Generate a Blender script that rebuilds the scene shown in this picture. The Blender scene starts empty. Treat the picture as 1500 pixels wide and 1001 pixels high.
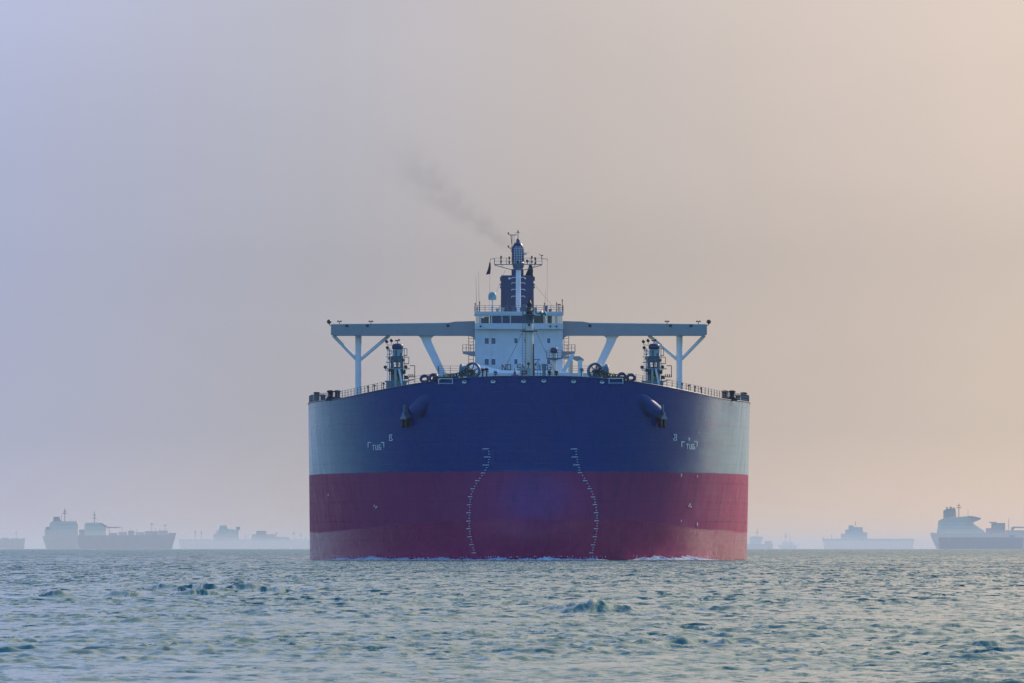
import bpy, math, random
import numpy as np
from mathutils import Vector, Matrix

sc = bpy.context.scene
R = math.radians
random.seed(7)

# ------------------------------------------------------------------ camera
F = 14256.0                     # focal length in pixels of a 1500 px wide frame
CAM_D, CAM_H, HORIZ = 1260.0, 1.5, 804.0
cam = bpy.data.cameras.new("camera"); cam_o = bpy.data.objects.new("camera", cam)
sc.collection.objects.link(cam_o); sc.camera = cam_o
cam.sensor_width = 36; cam.lens = 36 * F / 1500; cam.clip_start = 1; cam.clip_end = 150000
cam_o.location = (0, -CAM_D, CAM_H)
cam_o.rotation_euler = (R(90) + math.atan((HORIZ - 500.5) / F), 0, 0)

# ------------------------------------------------------------------ world
SUN_AZ, SUN_EL = R(38), R(27)     # azimuth measured from +y towards +x
w = bpy.data.worlds.new("World"); sc.world = w; w.use_nodes = True
nt = w.node_tree; nt.nodes.clear()
N = nt.nodes.new; L = nt.links.new
def wmath(op, a, b=None, clamp=False):
    n = N('ShaderNodeMath'); n.operation = op; n.use_clamp = clamp
    for k, v in enumerate((a, b)):
        if v is None: continue
        if isinstance(v, (int, float)): n.inputs[k].default_value = v
        else: L(v, n.inputs[k])
    return n.outputs[0]
def wrange(v, a, b, c=0., d=1., mode='SMOOTHSTEP'):
    n = N('ShaderNodeMapRange'); n.interpolation_type = mode
    L(v, n.inputs[0])
    for k, x in zip((1, 2, 3, 4), (a, b, c, d)): n.inputs[k].default_value = x
    return n.outputs[0]
def wramp(v, stops):
    n = N('ShaderNodeValToRGB'); r = n.color_ramp
    while len(r.elements) < len(stops): r.elements.new(.5)
    for e, (p, c) in zip(r.elements, stops): e.position = p; e.color = (*c, 1)
    L(v, n.inputs[0]); return n.outputs[0]
def wmix(f, a, b, mode='MIX'):
    n = N('ShaderNodeMix'); n.data_type = 'RGBA'; n.blend_type = mode
    if isinstance(f, (int, float)): n.inputs[0].default_value = f
    else: L(f, n.inputs[0])
    for k, v in ((6, a), (7, b)):
        if isinstance(v, tuple): n.inputs[k].default_value = (*v, 1)
        else: L(v, n.inputs[k])
    return n.outputs[2]
tc = N('ShaderNodeTexCoord'); sx = N('ShaderNodeSeparateXYZ'); L(tc.outputs['Generated'], sx.inputs[0])
X, Y, Z = sx.outputs
az = wmath('ARCTAN2', X, Y)
sky = N('ShaderNodeTexSky'); sky.sky_type = 'NISHITA'; sky.sun_disc = False
sky.sun_elevation = SUN_EL; sky.sun_rotation = SUN_AZ
sky.air_density = 1.6; sky.dust_density = .6; sky.ozone_density = 3.0
skyc = wmix(1.0, sky.outputs[0], (.085, .14, .235), 'MULTIPLY')
# hazy veil in the half of the sky towards the sun: cool to the left, warm to the right
leftright = wramp(wrange(az, -.12, .12, mode='LINEAR'),
    [(0., (.38, .425, .61)), (.28, (.40, .435, .60)), (.42, (.43, .425, .475)), (.52, (.50, .45, .43)), (.70, (.645, .54, .47)), (1., (.77, .635, .52))])
upward = wramp(wrange(Z, 0., .12, mode='LINEAR'),
    [(0., (1.24, 1.10, .97)), (.10, (.985, .96, .92)), (.25, (.96, .96, .96)), (.46, (1.16, 1.16, 1.17)), (1., (1.12, 1.22, 1.3))])
veil = wmix(1.0, leftright, upward, 'MULTIPLY')
mp = N('ShaderNodeMapping'); L(tc.outputs['Generated'], mp.inputs[0]); mp.inputs['Scale'].default_value = (22, 22, 60)
nz_ = N('ShaderNodeTexNoise'); L(mp.outputs[0], nz_.inputs['Vector']); nz_.inputs['Scale'].default_value = 1.; nz_.inputs['Detail'].default_value = 4.; nz_.inputs['Distortion'].default_value = .6
cl = wrange(nz_.outputs['Fac'], .3, .7, .982, 1.015)
cb = N('ShaderNodeCombineColor'); [L(cl, cb.inputs[q_]) for q_ in range(3)]
veil = wmix(1.0, veil, cb.outputs[0], 'MULTIPLY')
wide = wmath('MULTIPLY', wrange(Z, .55, 1., 1., .35), wrange(Y, -.15, .45))
col = wmix(wide, skyc, veil)
# broad glow around the hidden sun
dv = N('ShaderNodeVectorMath'); dv.operation = 'DOT_PRODUCT'; L(tc.outputs['Generated'], dv.inputs[0])
dv.inputs[1].default_value = (math.sin(SUN_AZ) * math.cos(SUN_EL), math.cos(SUN_AZ) * math.cos(SUN_EL), math.sin(SUN_EL))
glow = wmath('POWER', wmath('MAXIMUM', dv.outputs['Value'], 0.), 14.)
col = wmix(glow, col, wmix(1.0, col, (.42, .30, .17), 'ADD'))
bg = N('ShaderNodeBackground'); L(col, bg.inputs[0]); bg.inputs[1].default_value = 1.0
wo = N('ShaderNodeOutputWorld'); L(bg.outputs[0], wo.inputs[0])

sun = bpy.data.lights.new("sun", 'SUN'); sun.energy = 3.2; sun.angle = R(.5); sun.color = (1, .86, .68)
sun_o = bpy.data.objects.new("sun", sun); sc.collection.objects.link(sun_o)
sun_o.rotation_euler = Vector((math.sin(SUN_AZ) * math.cos(SUN_EL), math.cos(SUN_AZ) * math.cos(SUN_EL), math.sin(SUN_EL))).to_track_quat('Z', 'Y').to_euler()

sc.view_settings.view_transform = 'Standard'; sc.view_settings.look = 'None'
sc.view_settings.exposure = 0; sc.view_settings.gamma = 1
sc.render.engine = 'CYCLES'
sc.cycles.use_denoising = True
try: sc.cycles.denoiser = 'OPENIMAGEDENOISE'
except Exception: pass
sc.cycles.max_bounces = 8; sc.cycles.volume_bounces = 1; sc.cycles.transparent_max_bounces = 12
sc.cycles.caustics_reflective = False; sc.cycles.caustics_refractive = False
sc.cycles.volume_max_steps = 256

# ------------------------------------------------------------------ materials
class NT:
    """small node helper for one material"""
    def __init__(s, name):
        s.m = bpy.data.materials.new(name); s.m.use_nodes = True
        s.t = s.m.node_tree; s.p = s.t.nodes['Principled BSDF']; s.out = s.t.nodes['Material Output']
    def n(s, kind, **kw):
        n = s.t.nodes.new(kind)
        for k, v in kw.items(): setattr(n, k, v)
        return n
    def set(s, sock, v):
        if isinstance(v, bpy.types.NodeSocket): s.t.links.new(v, sock)
        elif isinstance(v, tuple) and sock.type == 'RGBA' and len(v) == 3: sock.default_value = (*v, 1)
        else: sock.default_value = v
    def math(s, op, a, b=0., c=None, clamp=False):
        n = s.n('ShaderNodeMath', operation=op, use_clamp=clamp)
        s.set(n.inputs[0], a); s.set(n.inputs[1], b)
        if c is not None: s.set(n.inputs[2], c)
        return n.outputs[0]
    def range(s, v, a, b, c=0., d=1., mode='SMOOTHSTEP'):
        n = s.n('ShaderNodeMapRange', interpolation_type=mode); s.set(n.inputs[0], v)
        for k, x in zip((1, 2, 3, 4), (a, b, c, d)): s.set(n.inputs[k], x)
        return n.outputs[0]
    def mix(s, f, a, b, mode='MIX'):
        n = s.n('ShaderNodeMix', data_type='RGBA', blend_type=mode)
        s.set(n.inputs[0], f); s.set(n.inputs[6], a); s.set(n.inputs[7], b); return n.outputs[2]
    def obj(s):
        return s.n('ShaderNodeTexCoord').outputs['Object']
    def scaled(s, v, sc3, off=(0, 0, 0)):
        n = s.n('ShaderNodeMapping'); s.set(n.inputs[0], v); n.inputs['Scale'].default_value = sc3; n.inputs['Location'].default_value = off
        return n.outputs[0]
    def noise(s, v, scale, detail=4., rough=.55, dist=0.):
        n = s.n('ShaderNodeTexNoise'); s.set(n.inputs['Vector'], v)
        n.inputs['Scale'].default_value = scale; n.inputs['Detail'].default_value = detail
        n.inputs['Roughness'].default_value = rough; n.inputs['Distortion'].default_value = dist
        return n.outputs['Fac']
    def bump(s, h, strength, dist=.1):
        n = s.n('ShaderNodeBump'); s.set(n.inputs['Height'], h); n.inputs['Strength'].default_value = strength; n.inputs['Distance'].default_value = dist
        return n.outputs[0]

def paint(name, base, rough=.45, spots=.25, dirt=(.12, .08, .05), dirt_amt=.25, metal=0., scale=.6, spec=.5):
    """weathered paint: mottled tone and dirt running down in streaks"""
    k = NT(name); o = k.obj()
    a = k.noise(o, scale, 5.); st = k.noise(k.scaled(o, (1.6, 1.6, .14)), 1.2, 5., .65)
    f = k.range(a, .3, .7, 1 - spots, 1 + spots * .5, 'LINEAR')
    n = k.n('ShaderNodeVectorMath', operation='SCALE'); n.inputs[0].default_value = base; k.set(n.inputs['Scale'], f)
    c = k.mix(k.math('MULTIPLY', k.range(st, .56, .75), dirt_amt), n.outputs[0], dirt)
    k.set(k.p.inputs['Base Color'], c)
    k.set(k.p.inputs['Roughness'], k.range(a, .25, .75, rough - .08, rough + .1, 'LINEAR'))
    k.p.inputs['Metallic'].default_value = metal
    k.p.inputs['Specular IOR Level'].default_value = spec
    k.set(k.p.inputs['Normal'], k.bump(a, .15, .02))
    return k.m

M = {}
M['house'] = paint('white_house_paint', (.60, .61, .62), .5, .09, (.36, .31, .27), .32)
M['wing'] = paint('pale_grey_wing_paint', (.30, .30, .31), .5, .08, (.2, .18, .17), .2)
M['pale'] = paint('white_steel_paint', (.68, .72, .76), .45, .15, (.3, .2, .13), .25)
M['cream'] = paint('cream_mast_paint', (.66, .62, .55), .45, .15, (.3, .18, .1), .25)
M['navy'] = paint('navy_funnel_paint', (.012, .035, .115), .42, .2, (.05, .04, .04), .3)
M['teal'] = paint('teal_deck_gear_paint', (.07, .22, .27), .45, .3, (.15, .08, .04), .3)
M['teal_pale'] = paint('pale_teal_gear_paint', (.26, .40, .42), .45, .25, (.2, .12, .07), .3)
M['dark'] = paint('black_steel_paint', (.008, .012, .026), .5, .3, (.03, .02, .02), .25)
M['steel_blue'] = paint('slate_blue_steel_paint', (.06, .11, .17), .45, .25, (.1, .06, .04), .25)
M['bright'] = paint('bright_white_paint', (.86, .87, .88), .5, .05, (.5, .45, .4), .1)
M['bolster'] = paint('navy_bolster_paint', (.0012, .045, .18), .55, .2, (.03, .05, .08), .3, spec=.3)
M['post'] = paint('pale_post_paint', (.80, .74, .74), .5, .08, (.3, .26, .24), .2)
M['rail'] = paint('grey_rail_paint', (.13, .14, .17), .5, .2)
M['deck'] = paint('green_deck_paint', (.10, .17, .15), .7, .3, (.2, .1, .05), .4)
M['chain'] = paint('rusty_chain_steel', (.035, .032, .034), .6, .4, (.12, .05, .02), .5, .3)
M['yellow'] = paint('yellow_marking_paint', (.62, .46, .06), .45, .2)
M['mark'] = paint('white_marking_paint', (.80, .82, .84), .5, .12, (.4, .35, .3), .3)
M['letter'] = paint('dark_red_letter_paint', (.10, .02, .03), .5, .2)
M['redpaint'] = paint('crimson_sign_paint', (.30, .02, .07), .5, .2)
M['anchor'] = paint('weathered_anchor_paint', (.13, .19, .27), .5, .35, (.16, .08, .05), .4)
M['exhaust'] = paint('sooty_exhaust_steel', (.010, .014, .03), .6, .3)
M['lamp'] = paint('lamp_housing_paint', (.02, .02, .03), .4, .2)

def m_glass(name, tint, through):
    k = NT(name)
    tr = k.n('ShaderNodeBsdfTransparent'); tr.inputs[0].default_value = (*tint, 1)
    gl = k.n('ShaderNodeBsdfGlossy'); gl.inputs['Roughness'].default_value = .04
    gl.inputs[0].default_value = (.5, .6, .75, 1)
    dk = k.n('ShaderNodeBsdfDiffuse'); dk.inputs[0].default_value = (.006, .045, .13, 1)
    fr = k.n('ShaderNodeFresnel'); fr.inputs[0].default_value = 1.5
    m1 = k.n('ShaderNodeMixShader'); m1.inputs[0].default_value = through
    k.t.links.new(dk.outputs[0], m1.inputs[1]); k.t.links.new(tr.outputs[0], m1.inputs[2])
    m2 = k.n('ShaderNodeMixShader'); k.t.links.new(fr.outputs[0], m2.inputs[0])
    k.t.links.new(m1.outputs[0], m2.inputs[1]); k.t.links.new(gl.outputs[0], m2.inputs[2])
    k.t.links.new(m2.outputs[0], k.out.inputs[0]); k.t.nodes.remove(k.p)
    return k.m
M['glass'] = m_glass('tinted_wheelhouse_glass', (.4, .65, .95), .10); M['clear_glass'] = m_glass('clear_wheelhouse_glass', (.8, .92, .95), .80)
M['pane'] = paint('dark_window_pane', (.006, .05, .14), .12, .2, spec=.6)

def m_hull():
    k = NT('hull_paint'); o = k.obj()
    s = k.n('ShaderNodeSeparateXYZ'); k.set(s.inputs[0], o); x, y, z = s.outputs
    big = k.noise(o, .07, 5., .6); mid = k.noise(o, .35, 6., .6)
    runs = k.noise(k.scaled(o, (.55, .55, .035)), 1.3, 6., .65)       # vertical runs
    smear = k.noise(k.scaled(o, (.05, .05, .6)), 1.2, 5., .6)         # horizontal scuffs
    # plating: welded seams every few metres and frames showing between them
    def seam(v, step, half, off=0.):
        a = k.math('ABSOLUTE', k.math('SUBTRACT', k.math('FRACT', k.math('ADD', k.math('DIVIDE', v, step), off)), .5))
        return k.range(a, .5 - half / step, .5)
    ang = k.math('ADD', y, k.math('MULTIPLY', k.math('ABSOLUTE', x), .9))
    frames = seam(ang, 3.1, .16); frames2 = seam(ang, .93, .10, .3); strakes = seam(z, 2.55, .10); strakes2 = seam(z, .85, .08, .2)
    flank = k.range(y, 12., 42.)
    lines = k.math('MAXIMUM', frames, strakes)
    fine = k.math('MAXIMUM', frames2, strakes2)
    broken = k.range(k.noise(o, 1.1, 3.), .38, .62)
    # blue topside
    blue = k.mix(k.range(big, .3, .7), (.0001, .031, .185), (.0003, .039, .210))
    blue = k.mix(k.math('MULTIPLY', k.range(smear, .55, .75), .16), blue, (.015, .09, .23))
    blue = k.mix(k.math('MULTIPLY', k.range(runs, .55, .75), .30), blue, (.008, .035, .10))
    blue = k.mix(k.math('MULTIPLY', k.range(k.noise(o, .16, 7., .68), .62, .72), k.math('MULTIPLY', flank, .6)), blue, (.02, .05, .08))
    blue = k.mix(k.math('MULTIPLY', k.range(y, 9., 32.), k.range(smear, .3, .7, .55, 1.)), blue, (.004, .15, .25))  # sides lightened to teal, sky sheen put into the colour
    # grazing sky and sun brightness painted pale along the flanks, broken by scuffs
    painted_sheen = k.math('MULTIPLY', k.range(y, 24., 66.), k.math('ADD', .22, k.math('MULTIPLY', k.range(k.noise(k.scaled(o, (.32, .32, .10)), .9, 7., .72), .36, .64), .80)))
    blue = k.mix(painted_sheen, blue, (.58, .62, .54))
    # red boot-topping, older coat above, fresher coat below a wavy edge
    red = k.mix(k.range(big, .3, .7), (.29, .040, .135), (.35, .050, .155))
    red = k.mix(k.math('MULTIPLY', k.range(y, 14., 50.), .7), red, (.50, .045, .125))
    red = k.mix(k.math('MULTIPLY', k.range(runs, .48, .75), .60), red, (.13, .035, .085))
    # sky reflection at the stem, painted in as a bluish patch
    ps = k.math('ADD', k.math('POWER', k.math('DIVIDE', k.math('SUBTRACT', x, .3), 4.2), 2.), k.math('POWER', k.math('DIVIDE', k.math('SUBTRACT', z, 8.4), 3.2), 2.))
    red = k.mix(k.math('MULTIPLY', k.range(k.math('ADD', ps, k.math('MULTIPLY', k.math('SUBTRACT', runs, .5), 1.6)), 1.9, .0), .34), red, (.055, .085, .24))
    red = k.mix(k.math('MULTIPLY', k.range(smear, .58, .78), .22), red, (.34, .10, .15))
    red = k.mix(k.math('MULTIPLY', k.range(k.noise(o, .9, 6., .7), .62, .75), .30), red, (.40, .18, .22))
    low = k.mix(k.range(mid, .3, .7), (.30, .022, .100), (.36, .034, .120))
    low = k.mix(k.math('MULTIPLY', k.range(runs, .52, .72), .30), low, (.16, .022, .05))
    ax = k.math('ABSOLUTE', x)
    low = k.mix(k.math('MULTIPLY', k.range(y, 14., 50.), .55), low, (.62, .12, .165))  # sides paler: grazing reflection painted into the low band
    # fouling edge: higher at the stem, lower along the sides
    edge = k.math('ADD', k.range(ax, 8., 30., 5.25, 3.7), k.math('MULTIPLY', k.math('SUBTRACT', smear, .5), .8))
    is_low = k.range(k.math('SUBTRACT', edge, z), -.12, .12)
    redc = k.mix(is_low, red, low)
    wl = k.math('ADD', z, k.math('MULTIPLY', k.math('SUBTRACT', runs, .5), .25))
    is_red = k.range(wl, 11.56, 11.44)
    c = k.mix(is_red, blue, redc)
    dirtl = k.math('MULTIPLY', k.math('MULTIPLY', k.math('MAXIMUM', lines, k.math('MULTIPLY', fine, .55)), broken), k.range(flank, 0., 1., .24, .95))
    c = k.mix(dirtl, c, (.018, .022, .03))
    # rust weeping from the chocks and the deck edge
    rust = k.math('MULTIPLY', k.range(k.noise(k.scaled(o, (.9, .9, .05)), 1.1, 4.), .66, .74), k.range(z, 9., 22.))
    c = k.mix(k.math('MULTIPLY', rust, .22), c, (.12, .055, .03))
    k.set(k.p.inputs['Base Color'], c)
    rb = k.range(mid, .3, .7, .16, .25); rr = k.range(mid, .3, .7, .46, .60); rl = k.range(mid, .3, .7, .20, .32)
    rough = k.mix(is_red, rb, k.mix(is_low, rr, rl))
    k.set(k.p.inputs['Roughness'], rough)
    k.set(k.p.inputs['Specular IOR Level'], k.mix(is_red, (.35, .35, .35), k.mix(is_low, (.10, .10, .10), (.20, .20, .20))))
    # chalked, salt-dusted topcoat scatters light at grazing angles
    k.set(k.p.inputs['Sheen Weight'], k.mix(is_red, k.math('MULTIPLY', k.range(y, 8., 44., .06, 1.), k.range(k.noise(k.scaled(o, (.5, .5, .2)), .5, 4.), .3, .7, .45, .85)), k.mix(is_low, (.06, .06, .06), (.16, .16, .16))))
    k.p.inputs['Sheen Roughness'].default_value = .26; k.set(k.p.inputs['Sheen Tint'], k.mix(is_red, (.84, 1., .96), (1., .7, .7)))
    h = k.math('ADD', k.math('MULTIPLY', k.math('MULTIPLY', k.math('MAXIMUM', lines, fine), broken), -.35), k.math('MULTIPLY', k.noise(k.scaled(o, (.16, .16, .10)), 1., 2.), .8))
    k.set(k.p.inputs['Normal'], k.bump(h, .30, .10))
    return k.m
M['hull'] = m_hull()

def m_sea():
    k = NT('sea_water'); geo = k.n('ShaderNodeNewGeometry'); pos = geo.outputs['Position']
    s = k.n('ShaderNodeSeparateXYZ'); k.set(s.inputs[0], pos); y = s.outputs[1]
    def slopes(sx, sy, amp, off, detail=4., skew=.05):
        """random wavelet slopes, longer away from the wind than across it"""
        n = k.n('ShaderNodeTexNoise'); k.set(n.inputs['Vector'], k.scaled(pos, (sx, sy, .0), off)); n.inputs['Scale'].default_value = 1.
        n.inputs['Detail'].default_value = detail; n.inputs['Roughness'].default_value = .62; n.inputs['Distortion'].default_value = .5
        v = k.n('ShaderNodeVectorMath', operation='SUBTRACT'); k.set(v.inputs[0], n.outputs['Color']); v.inputs[1].default_value = (.5, .5 + skew, .5)
        burst = k.range(k.noise(k.scaled(pos, (sx * .43, sy * .43, .0), (off[1], off[0], 2)), 1., 3., .6), .40, .68, .16, 2.5)
        m = k.n('ShaderNodeVectorMath', operation='SCALE'); k.set(m.inputs[0], v.outputs[0]); k.set(m.inputs['Scale'], k.math('MULTIPLY', burst, amp)); return m.outputs[0]
    def add(a, b):
        n = k.n('ShaderNodeVectorMath', operation='ADD'); k.set(n.inputs[0], a); k.set(n.inputs[1], b); return n.outputs[0]
    gust = k.range(k.noise(k.scaled(pos, (.11, .018, 0)), 1., 4., .6), .32, .70, .45, 1.5)
    near = k.range(y, -1140., -860., 1.15, .0); mid = k.range(y, -1110., -900., .25, 1.)
    v = slopes(4.2, 1.5, k.math('MULTIPLY', near, gust), (3, 1, 0), skew=.01)
    v = add(v, slopes(2.8, .34, k.math('MULTIPLY', k.math('MULTIPLY', mid, k.range(y, -560., 200., 1.9, .0)), gust), (11, 7, 0), skew=.06))
    v = add(v, slopes(1.5, .07, k.math('MULTIPLY', k.range(y, -980., -500., .0, 1.9), gust), (5, 2, 0)))
    v = add(v, slopes(.45, .016, k.math('MULTIPLY', k.range(y, -500., 900., .15, 1.0), gust), (1, 9, 0), 5.))
    f = k.n('ShaderNodeVectorMath', operation='MULTIPLY'); k.set(f.inputs[0], v); f.inputs[1].default_value = (.9, 1., 0)
    nn = k.n('ShaderNodeVectorMath', operation='NORMALIZE'); k.set(nn.inputs[0], add(geo.outputs['Normal'], f.outputs[0]))
    k.set(k.p.inputs['Normal'], nn.outputs[0])
    deep = k.noise(pos, .02, 3.)
    k.set(k.p.inputs['Base Color'], k.mix(deep, (.008, .135, .125), (.014, .165, .150)))
    k.p.inputs['IOR'].default_value = 1.33
    k.set(k.p.inputs['Roughness'], k.range(y, -1150., 1500., .07, .20))
    return k.m
M['sea'] = m_sea()
def m_foam():
    k = NT('sea_foam'); o = k.obj(); a = k.noise(o, 1.6, 7., .7)
    k.set(k.p.inputs['Base Color'], k.mix(k.range(a, .35, .6), (.28, .40, .46), (.86, .88, .88)))
    k.p.inputs['Roughness'].default_value = .7
    k.set(k.p.inputs['Normal'], k.bump(a, .8, .2))
    return k.m
M['foam'] = m_foam()

# ------------------------------------------------------------------ mesh building
class MB:
    def __init__(s): s.v = []; s.f = []; s.sm = []
    def add(s, vs, fs, smooth=False):
        b = len(s.v); s.v += [tuple(v) for v in vs]
        for f in fs: s.f.append(tuple(i + b for i in f)); s.sm.append(smooth)
        return s
    def box(s, a, b):
        (x0, y0, z0), (x1, y1, z1) = [(min(p, q), 0, 0)[0] for p, q in zip(a, b)], [max(p, q) for p, q in zip(a, b)]
        return s.add([(x0, y0, z0), (x1, y0, z0), (x1, y1, z0), (x0, y1, z0), (x0, y0, z1), (x1, y0, z1), (x1, y1, z1), (x0, y1, z1)],
                     [(0, 3, 2, 1), (4, 5, 6, 7), (0, 1, 5, 4), (1, 2, 6, 5), (2, 3, 7, 6), (3, 0, 4, 7)])
    def prism(s, pts, d):
        """closed polygon of 3-D points pushed along vector d"""
        n = len(pts); d = Vector(d); p = [Vector(q) for q in pts]
        nrm = Vector((0, 0, 0))
        for i in range(n): nrm += p[i].cross(p[(i + 1) % n])
        if nrm.dot(d) > 0: p = p[::-1]
        vs = p + [q + d for q in p]
        fs = [tuple(range(n)), tuple(range(2 * n - 1, n - 1, -1))]
        fs += [(i, n + i, n + (i + 1) % n, (i + 1) % n) for i in range(n)]
        fs = [f if k < 2 else f[::-1] for k, f in enumerate(fs)]
        fs[2:] = [f[::-1] for f in fs[2:]]
        return s.add(vs, fs)
    def cyl(s, a, b, r0, r1=None, n=12, caps=True):
        a, b = Vector(a), Vector(b); r1 = r0 if r1 is None else r1
        ax = (b - a).normalized(); u = ax.orthogonal().normalized(); v = ax.cross(u)
        vs = []
        for c, r in ((a, r0), (b, r1)):
            for i in range(n):
                t = 2 * math.pi * i / n; vs.append(c + (u * math.cos(t) + v * math.sin(t)) * r)
        s.add(vs, [(i, (i + 1) % n, n + (i + 1) % n, n + i) for i in range(n)], n > 5)
        if caps:
            s.add(vs[:n], [tuple(range(n - 1, -1, -1))]); s.add(vs[n:], [tuple(range(n))])
        return s
    def tube(s, pts, r, n=6, closed=False):
        pts = [Vector(p) for p in pts]
        seg = list(zip(pts, pts[1:])) + ([(pts[-1], pts[0])] if closed else [])
        for p, q in seg:
            if (q - p).length > 1e-5: s.cyl(p, q, r, n=n)
        return s
    def lathe(s, prof, origin=(0, 0, 0), axis=(0, 0, 1), n=20):
        o = Vector(origin); ax = Vector(axis).normalized(); u = ax.orthogonal().normalized(); v = ax.cross(u); vs = []
        for r, h in prof:
            for i in range(n):
                t = 2 * math.pi * i / n; vs.append(o + ax * h + (u * math.cos(t) + v * math.sin(t)) * r)
        m = len(prof)
        fs = [(j * n + i, j * n + (i + 1) % n, (j + 1) * n + (i + 1) % n, (j + 1) * n + i) for j in range(m - 1) for i in range(n)]
        return s.add(vs, fs, True)
    def ball(s, c, r, n=14, squash=1.):
        return s.lathe([(r * math.sin(math.pi * j / 8) + 1e-4, -r * squash * math.cos(math.pi * j / 8)) for j in range(9)], c, n=n)
    def torus(s, c, axis, Rr, r, n=20, m=8, ex=1., ey=1.):
        c = Vector(c); ax = Vector(axis).normalized(); up = Vector((0, 0, 1))
        u = up.cross(ax)
        u = u.normalized() if u.length > .01 else ax.orthogonal().normalized(); v = ax.cross(u); vs = []
        for i in range(n):
            t = 2 * math.pi * i / n; d = u * math.cos(t) * ex + v * math.sin(t) * ey; dn = d.normalized()
            for j in range(m):
                q = 2 * math.pi * j / m; vs.append(c + d * Rr + (dn * math.cos(q) + ax * math.sin(q)) * r)
        return s.add(vs, [(i * m + j, ((i + 1) % n) * m + j, ((i + 1) % n) * m + (j + 1) % m, i * m + (j + 1) % m) for i in range(n) for j in range(m)], True)
    def build(s, name, mat, parent=None):
        me = bpy.data.meshes.new(name); me.from_pydata(s.v, [], s.f); me.update()
        me.polygons.foreach_set('use_smooth', s.sm); me.materials.append(mat)
        o = bpy.data.objects.new(name, me); sc.collection.objects.link(o)
        if parent: o.parent = parent
        return o

def tag(o, label=None, cat=None, group=None, kind=None):
    for k, v in (('label', label), ('category', cat), ('group', group), ('kind', kind)):
        if v: o[k] = v
    return o
def empty(name, loc=(0, 0, 0), rz=0.):
    o = bpy.data.objects.new(name, None); sc.collection.objects.link(o)
    o.location = loc; o.rotation_euler = (0, 0, rz); o.empty_display_size = 1; return o

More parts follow.
